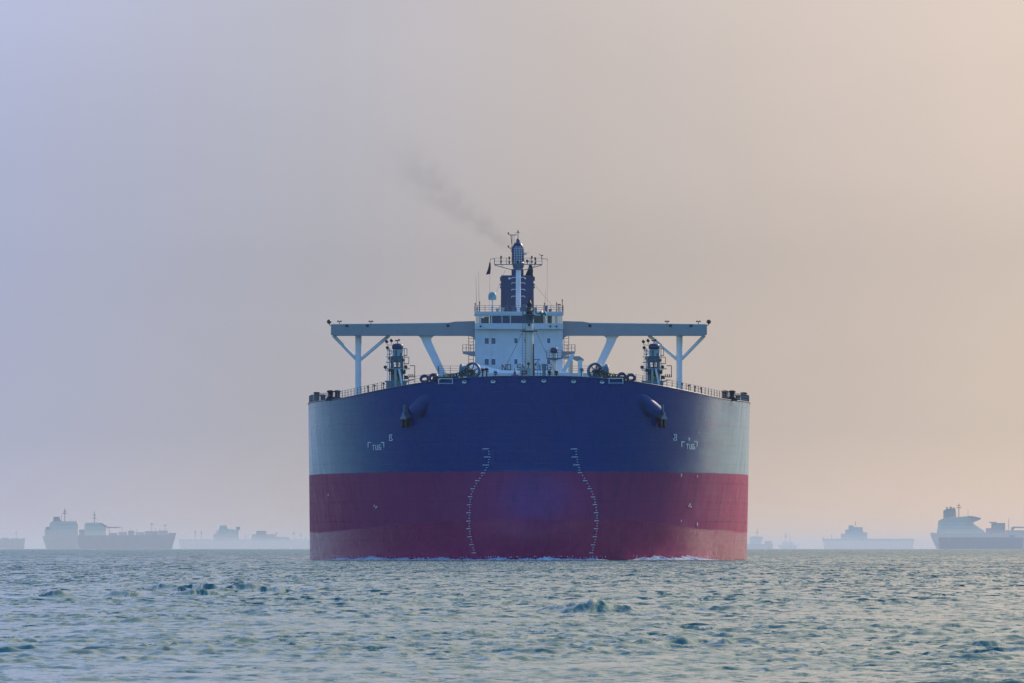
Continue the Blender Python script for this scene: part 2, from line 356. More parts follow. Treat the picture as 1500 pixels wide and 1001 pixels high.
# ------------------------------------------------------------------ sea
def build_sea():
    rng = np.random.default_rng(3)
    d = [88.]
    while d[-1] < 2600: d.append(d[-1] * (1.0007 if d[-1] < 600 else 1.0011))
    while d[-1] < 106000: d.append(d[-1] * 1.05)
    d = d[:-1]
    d = np.array(d); nu = 640
    u = np.linspace(-1, 1, nu)
    half = 6 + .068 * d
    X = half[:, None] * u[None, :]; Y = np.repeat((d - CAM_D)[:, None], nu, 1)
    dx = (half * 2 / (nu - 1))[:, None]; dy = np.gradient(d)[:, None]
    sp = np.maximum(dy, dx) * np.ones_like(X)
    DX = np.zeros_like(X); DY = np.zeros_like(X); Zz = np.zeros_like(X)
    # patches of stronger and weaker chop
    patch = np.zeros_like(X)
    for _ in range(14):
        lam = rng.uniform(14, 70); th = rng.uniform(0, 2 * math.pi); ph = rng.uniform(0, 2 * math.pi)
        patch += np.sin(2 * math.pi / lam * (X * math.cos(th) + .45 * Y * math.sin(th)) + ph)
    patch = np.clip(.85 + .30 * patch / math.sqrt(7), .25, 1.9)
    env = np.zeros_like(X)            # gusts: calm lanes between short steep bursts of ripples
    for _ in range(22):
        lam = math.exp(rng.uniform(math.log(1.6), math.log(11))); th = R(-80) + rng.normal() * .9; ph = rng.uniform(0, 2 * math.pi)
        v = np.clip((lam / sp - 2.2) / 1.3, 0, 1); rows = np.where(v.max(axis=1) > 0)[0]; r1 = rows[-1] + 1
        env[:r1] += v[:r1] * np.sin(2 * math.pi / lam * (X[:r1] * math.cos(th) + Y[:r1] * math.sin(th)) + ph)
    env = np.clip(.85 + .45 * env / math.sqrt(11), .3, 1.9)
    fade_far = np.clip((2600 - d[:, None]) / 800, 0, 1)
    comps = []
    for lo_, hi_, n_, st_, sp_ in ((5., 14., 14, .0017, .5), (2.4, 5., 22, .0036, .7), (1.2, 2.4, 30, .0052, .8), (.6, 1.2, 40, .0080, .9), (.25, .6, 60, .0170, 1.)):
        for _ in range(n_): comps.append((math.exp(rng.uniform(math.log(lo_), math.log(hi_))), st_, sp_))
    wind = R(-72)                    # running mostly towards the camera
    for lam, steep, spread in comps:
        th = wind + rng.normal() * spread; k = 2 * math.pi / lam; ph = rng.uniform(0, 2 * math.pi)
        kx, ky = math.cos(th), math.sin(th)
        vis = np.clip((lam / sp - 2.2) / 1.3, 0, 1) * fade_far
        if vis.max() <= 0: continue
        rows = np.where(vis.max(axis=1) > 0)[0]; r0, r1 = rows[0], rows[-1] + 1
        A = steep * lam / (2 * math.pi) * 1.75
        a = A * vis[r0:r1] * ((patch[r0:r1] * env[r0:r1]) if lam < 2.4 else patch[r0:r1] if lam < 5 else 1.)
        arg = k * (kx * X[r0:r1] + ky * Y[r0:r1]) + ph
        Zz[r0:r1] += a * np.cos(arg)
        q = a * np.sin(arg) * .75
        DX[r0:r1] -= kx * q; DY[r0:r1] -= ky * q
    # a few breaking crests standing above the chop
    crests = [(1.75, 226, .80, 1.1, .25, .15), (1.2, 227.6, .5, .8, .10, -.2), (2.5, 226.5, .45, .8, .10, .1), (-11.0, 345, .9, 1.3, .23, .2), (-9.6, 352, .8, 1.5, .25, -.2), (-12.6, 358, .9, 1.3, .20, .1), (-8.4, 340, .7, 1.2, .17, .1), (-14.0, 300, .6, 1., .19, .1), (-10.0, 312, .8, 1., .19, .2), (-12.2, 305, .6, 1., .18, -.1), (-11.6, 341, .5, 1., .14, .1), (-10.2, 338, .4, 1., .13, -.2), (-6.8, 330, .5, 1., .13, .2), (3.6, 222, .5, .7, .09, .1), (5.2, 236, .7, .8, .12, -.1), (-3.2, 210, .6, .7, .09, .2), (-7.4, 172, .45, .6, .08, .1)]
    rr = random.Random(5)
    for _ in range(70):
        cd = math.exp(rr.uniform(math.log(185), math.log(800))); crests.append((rr.uniform(-1, 1) * .055 * cd, cd, rr.uniform(.25, .6) * (cd / 220) ** .5, rr.uniform(.4, .8) * (cd / 220) ** .5, rr.uniform(.02, .045) * (cd / 220) ** .6, rr.uniform(-.4, .4)))
    for cx, cd, wx, wy, h, tilt in crests:
        xx = X - cx; yy = (Y + CAM_D - cd) + tilt * xx
        front = np.where(yy < 0, np.exp(-(yy / (wy * .55)) ** 2), np.exp(-(yy / (wy * 1.6)) ** 2))
        Zz += h * np.exp(-np.abs(xx / wx) ** 2.6) * front * (1 + .16 * np.sin(xx * 7.1 + cd) * np.sin(yy * 2.3 + cx) + .12 * np.sin(xx * 17 + yy * 5))
    calm = np.clip(.55 + .45 * (d[:, None] - 95) / 60, .55, 1.); Zz *= calm; DX *= calm; DY *= calm
    Xo = X + DX; Yo = Y + DY
    Xo[:, 0] = X[:, 0]; Xo[:, -1] = X[:, -1]
    V = np.stack([Xo, Yo, Zz], -1).reshape(-1, 3)
    nr = len(d)
    idx = np.arange(nr * nu).reshape(nr, nu)
    q = np.stack([idx[:-1, :-1], idx[:-1, 1:], idx[1:, 1:], idx[1:, :-1]], -1).reshape(-1, 4)
    # calm outer sheet: both sides, and behind the camera
    W = 13000.
    lft = np.stack([np.full(nr, -W), d - CAM_D, np.zeros(nr)], -1); rgt = lft.copy(); rgt[:, 0] = W
    b = len(V); li = b + np.arange(nr); ri = li + nr
    V = np.concatenate([V, lft, rgt])
    q2 = np.stack([li[:-1], idx[:-1, 0], idx[1:, 0], li[1:]], -1); q3 = np.stack([idx[:-1, -1], ri[:-1], ri[1:], idx[1:, -1]], -1)
    e = len(V); V = np.concatenate([V, np.array([[-W, -8000., 0.], [W, -8000., 0.]])])
    faces4 = np.concatenate([q, q2, q3])
    near = [e, e + 1, int(ri[0])] + [int(i) for i in idx[0, ::-1]] + [int(li[0])]
    nf = len(faces4); loops = np.concatenate([faces4.reshape(-1), np.array(near)])
    me = bpy.data.meshes.new('sea')
    me.vertices.add(len(V)); me.vertices.foreach_set('co', V.astype(np.float32).reshape(-1))
    me.loops.add(len(loops)); me.loops.foreach_set('vertex_index', loops.astype(np.int32))
    me.polygons.add(nf + 1); st = np.concatenate([np.arange(nf) * 4, [nf * 4]]).astype(np.int32)
    me.polygons.foreach_set('loop_start', st)
    me.polygons.foreach_set('use_smooth', np.ones(nf + 1, bool))
    me.update(calc_edges=True); me.validate()
    me.materials.append(M['sea'])
    o = bpy.data.objects.new('sea', me); sc.collection.objects.link(o)
    tag(o, 'choppy grey green sea filling the lower part of the view', 'sea', kind='structure')
build_sea()

# ------------------------------------------------------------------ the tanker
BOW_X, YAW = 2.65, .00538
ship = tag(empty('oil_tanker', (BOW_X, 0, 0), YAW), 'huge loaded-looking oil tanker seen head on, blue above and red below, nearest ship', 'oil tanker')
ship['label'] = 'huge oil tanker seen head on in the middle, navy blue above dark red hull'
def P(px, py, y):
    """photograph position to the ship's own metres at a given distance aft of the stem"""
    s = (CAM_D + y) / F
    return Vector(((px - 750) * s - BOW_X + YAW * y, y, CAM_H + (HORIZ - py) * s))
def px_m(y): return (CAM_D + y) / F

B = 30.0
def hull_par(z):
    t = min(1.2, max(-.1, z / 22.0))
    return 3.2 * (1 - t), 76 - 10 * t, 2.0 + .30 * t       # stem set-back, entrance length, fullness
def hull_y(x, z):
    s0, Ln, n = hull_par(z); r = min(1., abs(x) / B)
    y = s0 + Ln * (1 - (max(0., 1 - r ** n)) ** (1 / n))
    t = (z - 2.0) / 10.0
    if abs(t) < 1: y -= 3.6 * math.exp(-(x / 7.5) ** 2) * (1 - t * t) ** 2
    return y
def hull_n(x, z):
    e = .05
    n = Vector(((hull_y(x + e, z) - hull_y(x - e, z)) / (2 * e), -1, (hull_y(x, z + e) - hull_y(x, z - e)) / (2 * e)))
    return n.normalized()
def H(x, z, off=0.):
    p = Vector((x, hull_y(x, z), z)); return p + hull_n(x, z) * off
def deck_z(y): return 21.2 + 2.6 * max(0., 1 - max(y, 0) / 32.) ** 1.9
def edge_z(x):
    z = 22.
    for _ in range(6): z = deck_z(hull_y(x, z))
    return z
def X_at(px, py):
    """where a photograph point lies on the hull: returns x, z"""
    y = 10.
    for _ in range(12):
        p = P(px, py, y); y = hull_y(max(-29.9, min(29.9, p.x)), p.z)
    return max(-29.9, min(29.9, p.x)), p.z

def build_hull():
    nth, nv = 110, 64
    xs = [B * math.sin(math.pi / 2 * i / nth) ** .9 for i in range(nth + 1)]
    col = []                           # one column from bottom to deck edge for every x from stem to shoulder
    for x in xs:
        zt = edge_z(x)
        col.append([(x, hull_y(x, z), z) for z in [(-2.5 + (zt + 2.5) * j / nv) for j in range(nv + 1)]])
    for yb in (78, 90, 110, 140, 170, 200, 230, 260, 285, 305, 320):
        xb = B if yb < 286 else B - (yb - 285) ** 2 * .0045
        col.append([(xb, yb, -2.5 + (21.2 + 2.5) * j / nv) for j in range(nv + 1)])
    m = MB(); vs = []
    full = [[(-p[0], p[1], p[2]) for p in c] for c in col[:0:-1]] + col
    for c in full: vs += c
    n1 = nv + 1
    fs = [(a * n1 + j, (a + 1) * n1 + j, (a + 1) * n1 + j + 1, a * n1 + j + 1) for a in range(len(full) - 1) for j in range(nv)]
    m.add(vs, fs, True)
    a, b = full[0], full[-1]           # transom
    m.add(a + b, [(j + 1, j, n1 + j, n1 + j + 1) for j in range(nv)])
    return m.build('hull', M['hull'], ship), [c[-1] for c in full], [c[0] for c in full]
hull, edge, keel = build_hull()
# deck plate a hand below the rim, and the rim itself as a rubbing bar
m = MB(); n = len(edge)
ins = [(p[0] * .998, p[1] + .05, p[2] - .06) for p in edge]
for i in range(n // 2): m.add([ins[i], ins[i + 1], ins[n - 2 - i], ins[n - 1 - i]], [(0, 3, 2, 1)])
m.build('deck', M['deck'], ship)
m = MB(); m.tube(edge, .085, 6); m.build('gunwale', M['navy'], hull)

# --- marks painted on the hull
GL = {'T': [[(0, 1), (1, 1)], [(.5, 1), (.5, 0)]], 'U': [[(0, 1), (0, 0), (1, 0), (1, 1)]], 'G': [[(1, 1), (0, 1), (0, 0), (1, 0), (1, .5), (.55, .5)]],
      'N': [[(0, 0), (0, 1), (1, 0), (1, 1)]], 'O': [[(0, 0), (0, 1), (1, 1), (1, 0), (0, 0)]], 'S': [[(1, 1), (0, 1), (0, .5), (1, .5), (1, 0), (0, 0)]],
      'M': [[(0, 0), (0, 1), (.5, .35), (1, 1), (1, 0)]], 'K': [[(0, 0), (0, 1)], [(1, 1), (0, .5), (1, 0)]], 'I': [[(.5, 0), (.5, 1)]],
      'P': [[(0, 0), (0, 1), (1, 1), (1, .48), (0, .48)]]}
def stroke(m, pts, wd, place, th=.03):
    for (u0, v0), (u1, v1) in zip(pts, pts[1:]):
        l = math.hypot(u1 - u0, v1 - v0)
        if l < 1e-6: continue
        tx, ty = (u1 - u0) / l, (v1 - v0) / l
        a = (u0 - tx * wd / 2, v0 - ty * wd / 2); b = (u1 + tx * wd / 2, v1 + ty * wd / 2); nx, ny = -ty * wd / 2, tx * wd / 2
        c = [(a[0] + nx, a[1] + ny), (a[0] - nx, a[1] - ny), (b[0] - nx, b[1] - ny), (b[0] + nx, b[1] + ny)]
        vs = [place(u, v, 0) for u, v in c] + [place(u, v, th) for u, v in c]
        m.add(vs, [(4, 5, 6, 7), (0, 4, 7, 3), (1, 2, 6, 5), (0, 1, 5, 4), (3, 7, 6, 2)])
def letters(m, text, w_, h_, gap, wd, place, th=.03):
    """place(u, v, out) takes metres right and up from the text's lower left corner"""
    u = 0.
    for ch in text:
        for g in GL.get(ch, []): stroke(m, [(u + p * w_, q * h_) for p, q in g], wd, place, th)
        u += w_ + gap
def on_hull(px, py, flip=False):
    x0, z0 = X_at(px, py)
    kx = abs(hull_n(x0, z0).y)        # foreshortening of metres measured across the photo
    return lambda u, v, o: H(max(-29.9, min(29.9, x0 + u)), z0 + v, .05 + o)
s_ = px_m(22)
for side, (bx0, bx1, by, tx, ty, gx, gy) in enumerate(((540, 563, 650, 546.5, 659, 571, 645.5), (998, 1020.5, 649, 1005, 657.5, 986, 645))):
    for bx, sg in ((bx0, 1), (bx1, -1)):
        m = MB(); pl = on_hull(bx, by); stroke(m, [(0, -.45), (0, .15), (sg * .36, .15)], .10, pl); m.build('bracket_mark', M['mark'], hull)
    pl = on_hull(tx, ty); m = MB(); letters(m, 'TUG', .25, .60, .18, .085, pl); m.build('tug_lettering', M['mark'], hull)
    pl = on_hull(gx, gy); m = MB()
    sg = 1 if side == 0 else -1       # bulbous bow symbol
    sh = [(0, 0), (0, .75), (.34, .75), (.16, .42), (.40, .14), (.34, 0), (0, 0)]
    stroke(m, [((p if sg > 0 else .4 - p), q) for p, q in sh], .08, pl); m.build('bow_symbol', M['mark'], hull)
    small = [((1009, 643.5), .3), ((997.5, 696), .35), ((1021, 698), .1), ((997.5, 763), .1), ((1021, 768), .32), ((1010, 739), .12), ((1008.5, 741.5), .1), ((1011.5, 742.5), .1)] if side else [((481.5, 725), .12), ((549, 741), .12), ((551, 743.5), .12), ((552.5, 742.5), .1)]
    for (x_, y_), l in small:
        m = MB(); pl = on_hull(x_, y_); stroke(m, [(0, -l / 2), (0, l / 2)], .11, pl); m.build('reference_mark', M['mark'], hull)
# draught marks: dots and metre ticks following the flare
prof = [((714, 657), (843, 657)), ((716.5, 663), (843.5, 665)), ((716, 675), (846, 680)), ((713.5, 684), (849, 691)), ((708, 694), (856, 702)), ((701, 703), (862, 712)), ((695, 713), (868, 724)),
        ((690.5, 724), (871.5, 738)), ((688.5, 737), (873.5, 752)), ((687.5, 755), (874, 765)), ((687.5, 772), (873, 778)), ((689, 785), (871, 790)), ((692, 798), (868.5, 801)), ((696, 812), (866, 811))]
for side in (0, 1):
    m = MB(); pts = [p[side] for p in prof]; acc = 0.; kk = 0
    fine = []
    for (x0, y0), (x1, y1) in zip(pts, pts[1:]):
        l = y1 - y0
        fine += [(x0 + (x1 - x0) * t / 20, y0 + l * t / 20) for t in range(20)]
    yn = 657.5
    for x_, y_ in fine:
        if y_ < yn: continue
        big = kk % 3 == 0; top = kk in (0, 3, 6)
        pl = on_hull(x_, y_)
        stroke(m, [(0, 0), (.07, 0)], .085, pl)
        if big:
            sg = -1 if True else 1
            stroke(m, [(-.12, 0), (-.30, 0)], .09, pl)
            if top: stroke(m, [(-.46, 0), (-.56, 0)], .10, pl)
            stroke(m, [(.11, .0), (.18, 0)], .07, pl)
        kk += 1; yn += 3.9
    m.build('draught_mark', M['mark'], hull)

# --- mooring chocks pierced through the bulwark: rim, pale lower lip, dark throat
for i, (cx, cy) in enumerate(((680.5, 559), (722.5, 558.5), (767, 558), (796.5, 557.5), (840, 558.3), (881.5, 559.3))):
    x, z = X_at(cx, cy); c = H(x, z, .02); nn = hull_n(x, z)
    m = MB(); m.torus(c, nn, .36, .11, 22, 8, 1., .66)
    o = m.build('fairlead', M['navy'], hull)
    m = MB(); m.torus(c - nn * .02, nn, .22, .07, 22, 6, 1., .60); m.build('lip', M['mark'], o)  # inner ring painted pale for light coming through the chock
    u = Vector((0, 0, 1)).cross(nn).normalized(); v = nn.cross(u)
    # lower lip painted pale for the sunlight inside the opening
    m = MB(); sec = [math.pi * (1.08 + .84 * j / 10) for j in range(11)]
    ring = [(c + nn * .09 + (u * math.cos(t) * .30 + v * math.sin(t) * .20)) for t in sec]
    m.tube(ring, .075, 6); m.build('sunlit_lip', M['mark'], o)
    m = MB(); el = [(u * math.cos(2 * math.pi * j / 20) * .22 + v * math.sin(2 * math.pi * j / 20) * .14) for j in range(20)]
    m.add([c + nn * .005 + e for e in el], [tuple(range(20))]); m.build('throat', M['dark'], o)

# --- hawse bolsters and anchors
def anchor_side(a0, a1, shank_px, dark_px):
    x0, z0 = X_at(*a0); x1, z1 = X_at(*a1)
    p0 = H(x0, z0, -1.0); p1 = H(x1, z1, .55); ax = (p1 - p0).normalized()
    ln = (p1 - p0).length
    m = MB(); m.lathe([(.01, -.2), (.7, 0), (.86, .4), (.98, ln * .5), (1.04, ln - .25), (.98, ln - .08), (.84, ln), (.60, ln - .02), (.52, ln - .3), (.01, ln - .5)], p0, ax, 28)
    b = m.build('hawse_bolster', M['bolster'], hull)
    a = MB()
    xs_, zs_ = X_at(*shank_px); c = H(xs_, zs_, .55); sg = 1 if c.x > 0 else -1
    an = MB(); n_ = hull_n(xs_, zs_); u = Vector((0, 0, 1)).cross(n_).normalized(); v = Vector((0, 0, 1))
    def q(a_, b_, o_): return c + u * a_ * .68 + v * b_ * .80 + n_ * (o_ * .7 - .15)
    # crown and bill: a flared foot hanging from the shank
    s1 = MB(); s1.prism([q(-.14, 1.55, -.3), q(.14, 1.55, -.3), q(.20, .35, -.3), q(-.20, .35, -.3)], n_ * .55)
    an.prism([q(-.20, .40, -.4), q(.20, .40, -.4), q(.42, -.10, -.4), q(.95, -.55, -.4), q(.85, -.72, -.4), q(-.85, -.72, -.4), q(-.95, -.55, -.4), q(-.42, -.10, -.4)], n_ * .8)
    o = an.build('anchor', M['anchor'], ship); s1.build('shank', M['anchor'], o)
    for k in (-1, 1):
        f = MB(); f.prism([q(k * .30, -.725, -.35), q(k * .82, -.725, -.35), q(k * .78, -1.7, -.35), q(k * .52, -2.2, -.35), q(k * .34, -1.7, -.35)], n_ * .6)
        f.build('fluke', M['dark'], o)
    return o
anchor_side((935, 577), (957, 604), (965.5, 606), None)
anchor_side((628, 578), (611, 604), (598, 606), None)

# --- railings along the deck edge
def rail(m, pts, h=1.05, step=1.6, rows=3, r=.030, post_r=.035):
    pts = [Vector(p) for p in pts]
    for j in range(1, rows + 1):
        m.tube([p + Vector((0, 0, h * j / rows)) for p in pts], r * .75, 5)
    carry = 0.
    for p, q in zip(pts, pts[1:]):
        l = (q - p).length; t = carry
        while t < l:
            b = p.lerp(q, t / l); m.cyl(b, b + Vector((0, 0, h)), post_r, n=5); t += step
        carry = t - l
    return m
eds = [Vector(p) for p in edge]
for sg in (-1, 1):
    run = [Vector((p.x - sg * .12, p.y + .1, p.z)) for p in eds if p.x * sg > 11.3 and p.y < 150]
    run.sort(key=lambda p: p.y)
    m = MB(); rail(m, run, 1.0, 1.25, 3, .03, .045); m.build('deck_railing', M['rail'], ship)

def on_edge(px):
    """point of the deck edge seen at a photograph column"""
    best = min((e for e in eds if e.y < 75), key=lambda e: abs((e.x + BOW_X - YAW * e.y) * F / (CAM_D + e.y) + 750 - px))
    return best.copy()
def roller_fairlead(px, sc_=1.):
    e = on_edge(px); e.x *= .985; e.y += .3
    o = empty('roller_fairlead', e); o.parent = ship
    m = MB(); m.box((-1.1 * sc_, -.5, -.1), (1.1 * sc_, .6, .22)); m.build('base', M['dark'], o)
    for k in (-.46, .46):
        m = MB(); m.lathe([(.01, .221), (.50, .225), (.50, .4), (.36, .5), (.36, 1.0), (.50, 1.08), (.50, 1.22), (.3, 1.30), (.01, 1.32)], (k * sc_, 0, 0), n=16); m.build('roller', M['dark'], o)
    return o
for px in (485, 1072.5): roller_fairlead(px)
for px in (459.5, 1095):
    e = on_edge(px); sg = 1 if e.x > 0 else -1; e.x *= .985
    m = MB()
    for dx_, hh in ((0, 1.3), (-sg * .8, .95)):
        m.lathe([(.01, -.1), (.42, -.1), (.42, .1), (.34, .2), (.34, hh - .25), (.46, hh - .18), (.46, hh), (.01, hh + .03)], e + Vector((dx_, .5, 0)), n=14)
    m.build('mooring_bollard', M['dark'], ship)
for px in (622, 637, 912, 926):      # closed chocks standing on the bulwark
    e = on_edge(px); m = MB(); c = e + Vector((0, .3, .48)); m.torus(c, (0.25 * (1 if e.x > 0 else -1), -1, 0), .48, .2, 20, 8, 1., .85)
    o = m.build('closed_chock', M['navy'], ship)
for px in (560, 545, 535, 1000, 1012, 1020, 1030):
    e = on_edge(px); m = MB(); e.x *= .99
    m.cyl(e + Vector((0, .4, -.1)), e + Vector((0, .4, .75)), .06, n=8); m.box(e + Vector((-.14, .3, .75)), e + Vector((.14, .55, .95)))
    m.build('deck_vent_pipe', M['dark'], ship)
for (px, ww) in ((652, 1.), (903, 1.)):  # open roller frames where the chain leads over the bulwark
    e = on_edge(px); m = MB(); c = e + Vector((0, .5, 0))
    m.box(c + Vector((-1.7, -.5, .06)), c + Vector((1.7, .8, .45))); o = m.build('chain_stopper', M['dark'], ship)
    m = MB(); p = [c + Vector((-.9, -1.1, -.55)), c + Vector((-.9, -1.1, .15)), c + Vector((.9, -1.1, .15)), c + Vector((.9, -1.1, -.55))]
    m.tube(p, .06, 6); m.tube([p[0] + Vector((.1, 0, .1)), p[3] + Vector((-.1, 0, .1))], .04, 5); m.build('bracket', M['pale'], o)

# --- forecastle gear
YF = 16.
def FP(px, py, dy=0.): return P(px, py, YF + dy)
FD = deck_z(YF) - .05
def windlass(cx, cy, sg):
    c = FP(cx, cy); o = empty('anchor_windlass', (c.x, c.y, FD)); o.parent = ship
    zc = c.z - FD; ax = Vector((sg * .35, -1, 0)).normalized()     # wheel face turned a little outward
    m = MB(); r = 1.02
    m.torus((0, 0, zc), ax, r - .08, .16, 30, 8)
    m.torus(Vector((0, 0, zc)) - ax * .5, ax, r - .12, .10, 30, 8)
    m.lathe([(r - .05, -.55), (r + .02, -.5), (r + .02, 0), (r - .05, .04)], (0, 0, zc), ax, 30)
    m.build('brake_wheel', M['steel_blue'], o)
    m = MB()
    for k in range(6):
        t = 2 * math.pi * k / 6 + .3; u = Vector((0, 0, 1)).cross(ax).normalized(); v = ax.cross(u)
        m.cyl(Vector((0, 0, zc)), Vector((0, 0, zc)) + (u * math.cos(t) + v * math.sin(t)) * (r - .1), .07, n=6)
    m.cyl(Vector((0, 0, zc)) - ax * .8, Vector((0, 0, zc)) + ax * .12, .2, n=12); m.build('spoke', M['dark'], o)
    m = MB(); m.prism([Vector((-.7, .35, 0)), Vector((.7, .35, 0)), Vector((.30, .35, zc + .1)), Vector((-.30, .35, zc + .1))], (0, .35, 0)); m.build('pedestal', M['teal'], o)
    m = MB(); d = -ax * .55
    m.lathe([(.3, 0), (.98, .02), (.98, .28), (.72, .36), (.72, .9), (.98, .98), (.98, 1.2), (.3, 1.22)], Vector((sg * .35, .9, zc - .05)), (sg, .25, 0), 22); m.build('chain_drum', M['teal'], o)
    m = MB(); m.box((-.9 if sg < 0 else .1, 2.2, 0), (-.1 if sg < 0 else .9, 3.4, 1.1)); m.box((-.5, 2.0, 1.102), (.5, 3.0, 1.3)); m.build('motor', M['teal_pale'], o)
    return o
windlass(692, 543, -1); windlass(872.5, 543.5, 1)
def mooring_drum(px, sg, mt='teal_pale', rr=.86, dz=0.):
    c = FP(px, 546, 2.); o = empty('mooring_winch', (c.x, c.y, FD)); o.parent = ship; zc = 1.05 + dz
    ax = Vector((sg * .45, -1, 0)).normalized(); b = Vector((0, 0, zc))
    m = MB(); m.lathe([(.01, .0), (rr, .0), (rr, -.06), (.5, -.08), (.5, -.95), (rr, -.97), (rr, -1.05), (.01, -1.06)], b, ax, 26); m.build('drum', M[mt], o)
    m = MB(); m.prism([(-.5, .3, 0), (.5, .3, 0), (.2, .3, zc), (-.2, .3, zc)], (0, .35, 0)); m.build('stand', M['teal'], o)
    m = MB(); m.lathe([(.52, -.10), (.68, -.12), (.70, -.4), (.66, -.7), (.69, -.94), (.52, -.955)], b, ax, 22); m.build('hawser', M['cream'], o)
    return o
for px, sg, mt in ((733, -1, 'teal_pale'), (743.5, -1, 'pale'), (823, 1, 'teal_pale'), (834, 1, 'pale')): mooring_drum(px, sg, mt)
for px, sg in ((712, -1), (846, 1)):
    mooring_drum(px, sg, 'teal', .62, -.25)
for px, hgt in ((707, 541.5), (713, 541), (797, 538), (805, 545), (852, 541), (726, 545), (815, 545)):
    c = FP(px, hgt, 1.); m = MB()
    m.cyl((c.x, c.y, FD), (c.x, c.y, c.z - .2), .10, n=8); m.lathe([(.1, -.25), (.28, -.15), (.30, .05), (.2, .15), (.01, .18)], c, n=12)
    m.cyl(c + Vector((-.3, 0, -.35)), c + Vector((.3, 0, -.35)), .05, n=6); m.build('ventilator', M['dark'] if px % 2 else M['teal'], ship)
def chain(pa, pb, n_):
    m = MB(); a, b = Vector(pa), Vector(pb); d = (b - a)
    for i in range(n_):
        t = (i + .5) / n_; c = a.lerp(b, t) + Vector((0, 0, -.28 * 4 * t * (1 - t))); ax = d.normalized()
        side = Vector((0, 0, 1)).cross(ax).normalized() if i % 2 else ax.cross(Vector((0, 1, 0))).cross(ax).normalized()
        ln = d.length / n_ * .68; w_ = .20; up = side.cross(ax).normalized() if i % 2 else Vector((0, 0, 1)).cross(ax).cross(ax).normalized()
        ring = []
        for k in range(12):
            q = 2 * math.pi * k / 12; ring.append(c + ax * math.cos(q) * ln + up * math.sin(q) * w_)
        m.tube(ring, .075, 6, True)
    return m
for (a, b) in (((686, 541), (651, 551.5)), ((878, 540.5), (905, 551))):
    m = chain(FP(*a, -.3), FP(*b, -1.5), 8 if a[0] < 700 else 7); o = m.build('anchor_chain', M['chain'], ship)
    m = MB(); c = FP(b[0] + (5 if a[0] < 700 else -5), b[1] - 1.5, -1.3); m.torus(c, (.3, -.4, .2), .2, .09, 12, 6); m.build('painted_link', M['yellow'], o)
# little bell post, sign locker and stores on the forecastle centre
c = FP(754.5, 545); m = MB(); m.lathe([(.5, 0), (.5, .1), (.22, .25), (.22, .5), (.1, .6), (.1, 1.0), (.01, 1.02)], (c.x, c.y, c.z - .55), n=14); m.cyl((c.x, c.y, FD), (c.x, c.y, c.z - .5), .28, n=12); m.build('deck_capstan', M['steel_blue'], ship)
a, b = FP(761.5, 539, -.8), FP(777, 553, -.8)
m = MB(); m.box((a.x, a.y, FD), (b.x, a.y + 1.2, a.z)); lk = m.build('sign_locker', M['teal_pale'], ship)
pa = FP(765, 551.5, -.8); m = MB(); letters(m, 'P', .55, .68, .1, .17, lambda u, v, o: Vector((pa.x + u, pa.y - .004 - o, pa.z + v))); m.build('lettering', M['redpaint'], lk)
c = FP(774, 533); m = MB(); m.ball((c.x, c.y - .6, c.z), .20); m.cyl((c.x, c.y - .6, c.z), (c.x, c.y - .6, FD), .05, n=6); m.build('signal_bell', M['letter'], ship)
a, b = FP(783, 537), FP(796, 553)
m = MB()
for k in range(4): m.cyl((a.x + k * .38, a.y, FD), (a.x + k * .38, a.y, a.z + .1), .045, n=6)
for zz in (.1, -.45, -.9): m.cyl((a.x, a.y, a.z + zz), (a.x + 1.14, a.y, a.z + zz), .035, n=6)
m.build('hatch_guard', M['teal'], ship)
a = FP(794.5, 536, .5); m = MB(); m.box((a.x, a.y, FD), (a.x + .45, a.y + .5, a.z)); m.box((a.x - .1, a.y - .1, a.z + .002), (a.x + .6, a.y + .6, a.z + .25)); m.build('control_stand', M['teal'], ship)
for px, hh in ((726, .9), (752, .55), (817, .8), (856, .7), (703, .6)):
    a = FP(px, 550, 4.); m = MB(); m.box((a.x - .5, a.y, FD), (a.x + .5, a.y + .9, FD + hh)); m.cyl((a.x - .3, a.y - .1, FD + hh * .6), (a.x + .3, a.y - .1, FD + hh * .6), .18, n=10)
    m.build('hydraulic_unit', M['teal'], ship)

# --- foremast on the forecastle
b = FP(775.5, 556); m = MB(); t = FP(775.5, 462)
m.cyl((b.x, b.y, FD), (b.x, b.y, FP(775, 520).z), .60, .58, 16); m.cyl((b.x, b.y, FP(775, 520).z), (t.x, t.y, t.z), .54, .46, 16)
fm = m.build('foremast', M['cream'], ship); cx, cy = b.x, b.y
zq = FP(775, 485.5).z; m = MB(); m.lathe([(.46, -.10), (1.3, 0), (1.35, .08), (.46, .09)], (cx, cy, zq), n=20); m.build('platform', M['steel_blue'], fm)
z1 = FP(775, 462).z; m = MB(); m.lathe([(.45, -1.3), (.55, -.5), (.75, -.05), (1.0, .0), (1.0, .1), (.40, .12)], (cx, cy, z1), n=20); m.build('crow_platform', M['steel_blue'], fm)
m = MB(); m.lathe([(.01, .12), (.40, .12), (.40, .9), (.30, .95), (.28, 1.3), (.36, 1.35), (.36, 1.6), (.2, 1.7), (.18, 2.0), (.01, 2.02)], (cx, cy, z1), n=14); m.cyl((cx, cy, z1 + 2.0), (cx, cy, FP(775, 430).z), .05, n=6)
for zz in (.5, 1.0, 1.5): m.box((cx - .5, cy - .12, z1 + zz), (cx + .5, cy - .05, z1 + zz + .06))
m.build('masthead_lantern', M['dark'], fm)
m = MB(); m.ball(Vector((cx + .05, cy - .5, z1 + .55)), .26); m.build('searchlight', M['lamp'], fm)
m = MB(); rail(m, [(cx + .95 * math.cos(q), cy + .95 * math.sin(q), z1 + .1) for q in [2 * math.pi * k / 12 for k in range(13)]], .9, .5, 2, .025, .03); m.build('guard_rail', M['rail'], fm)
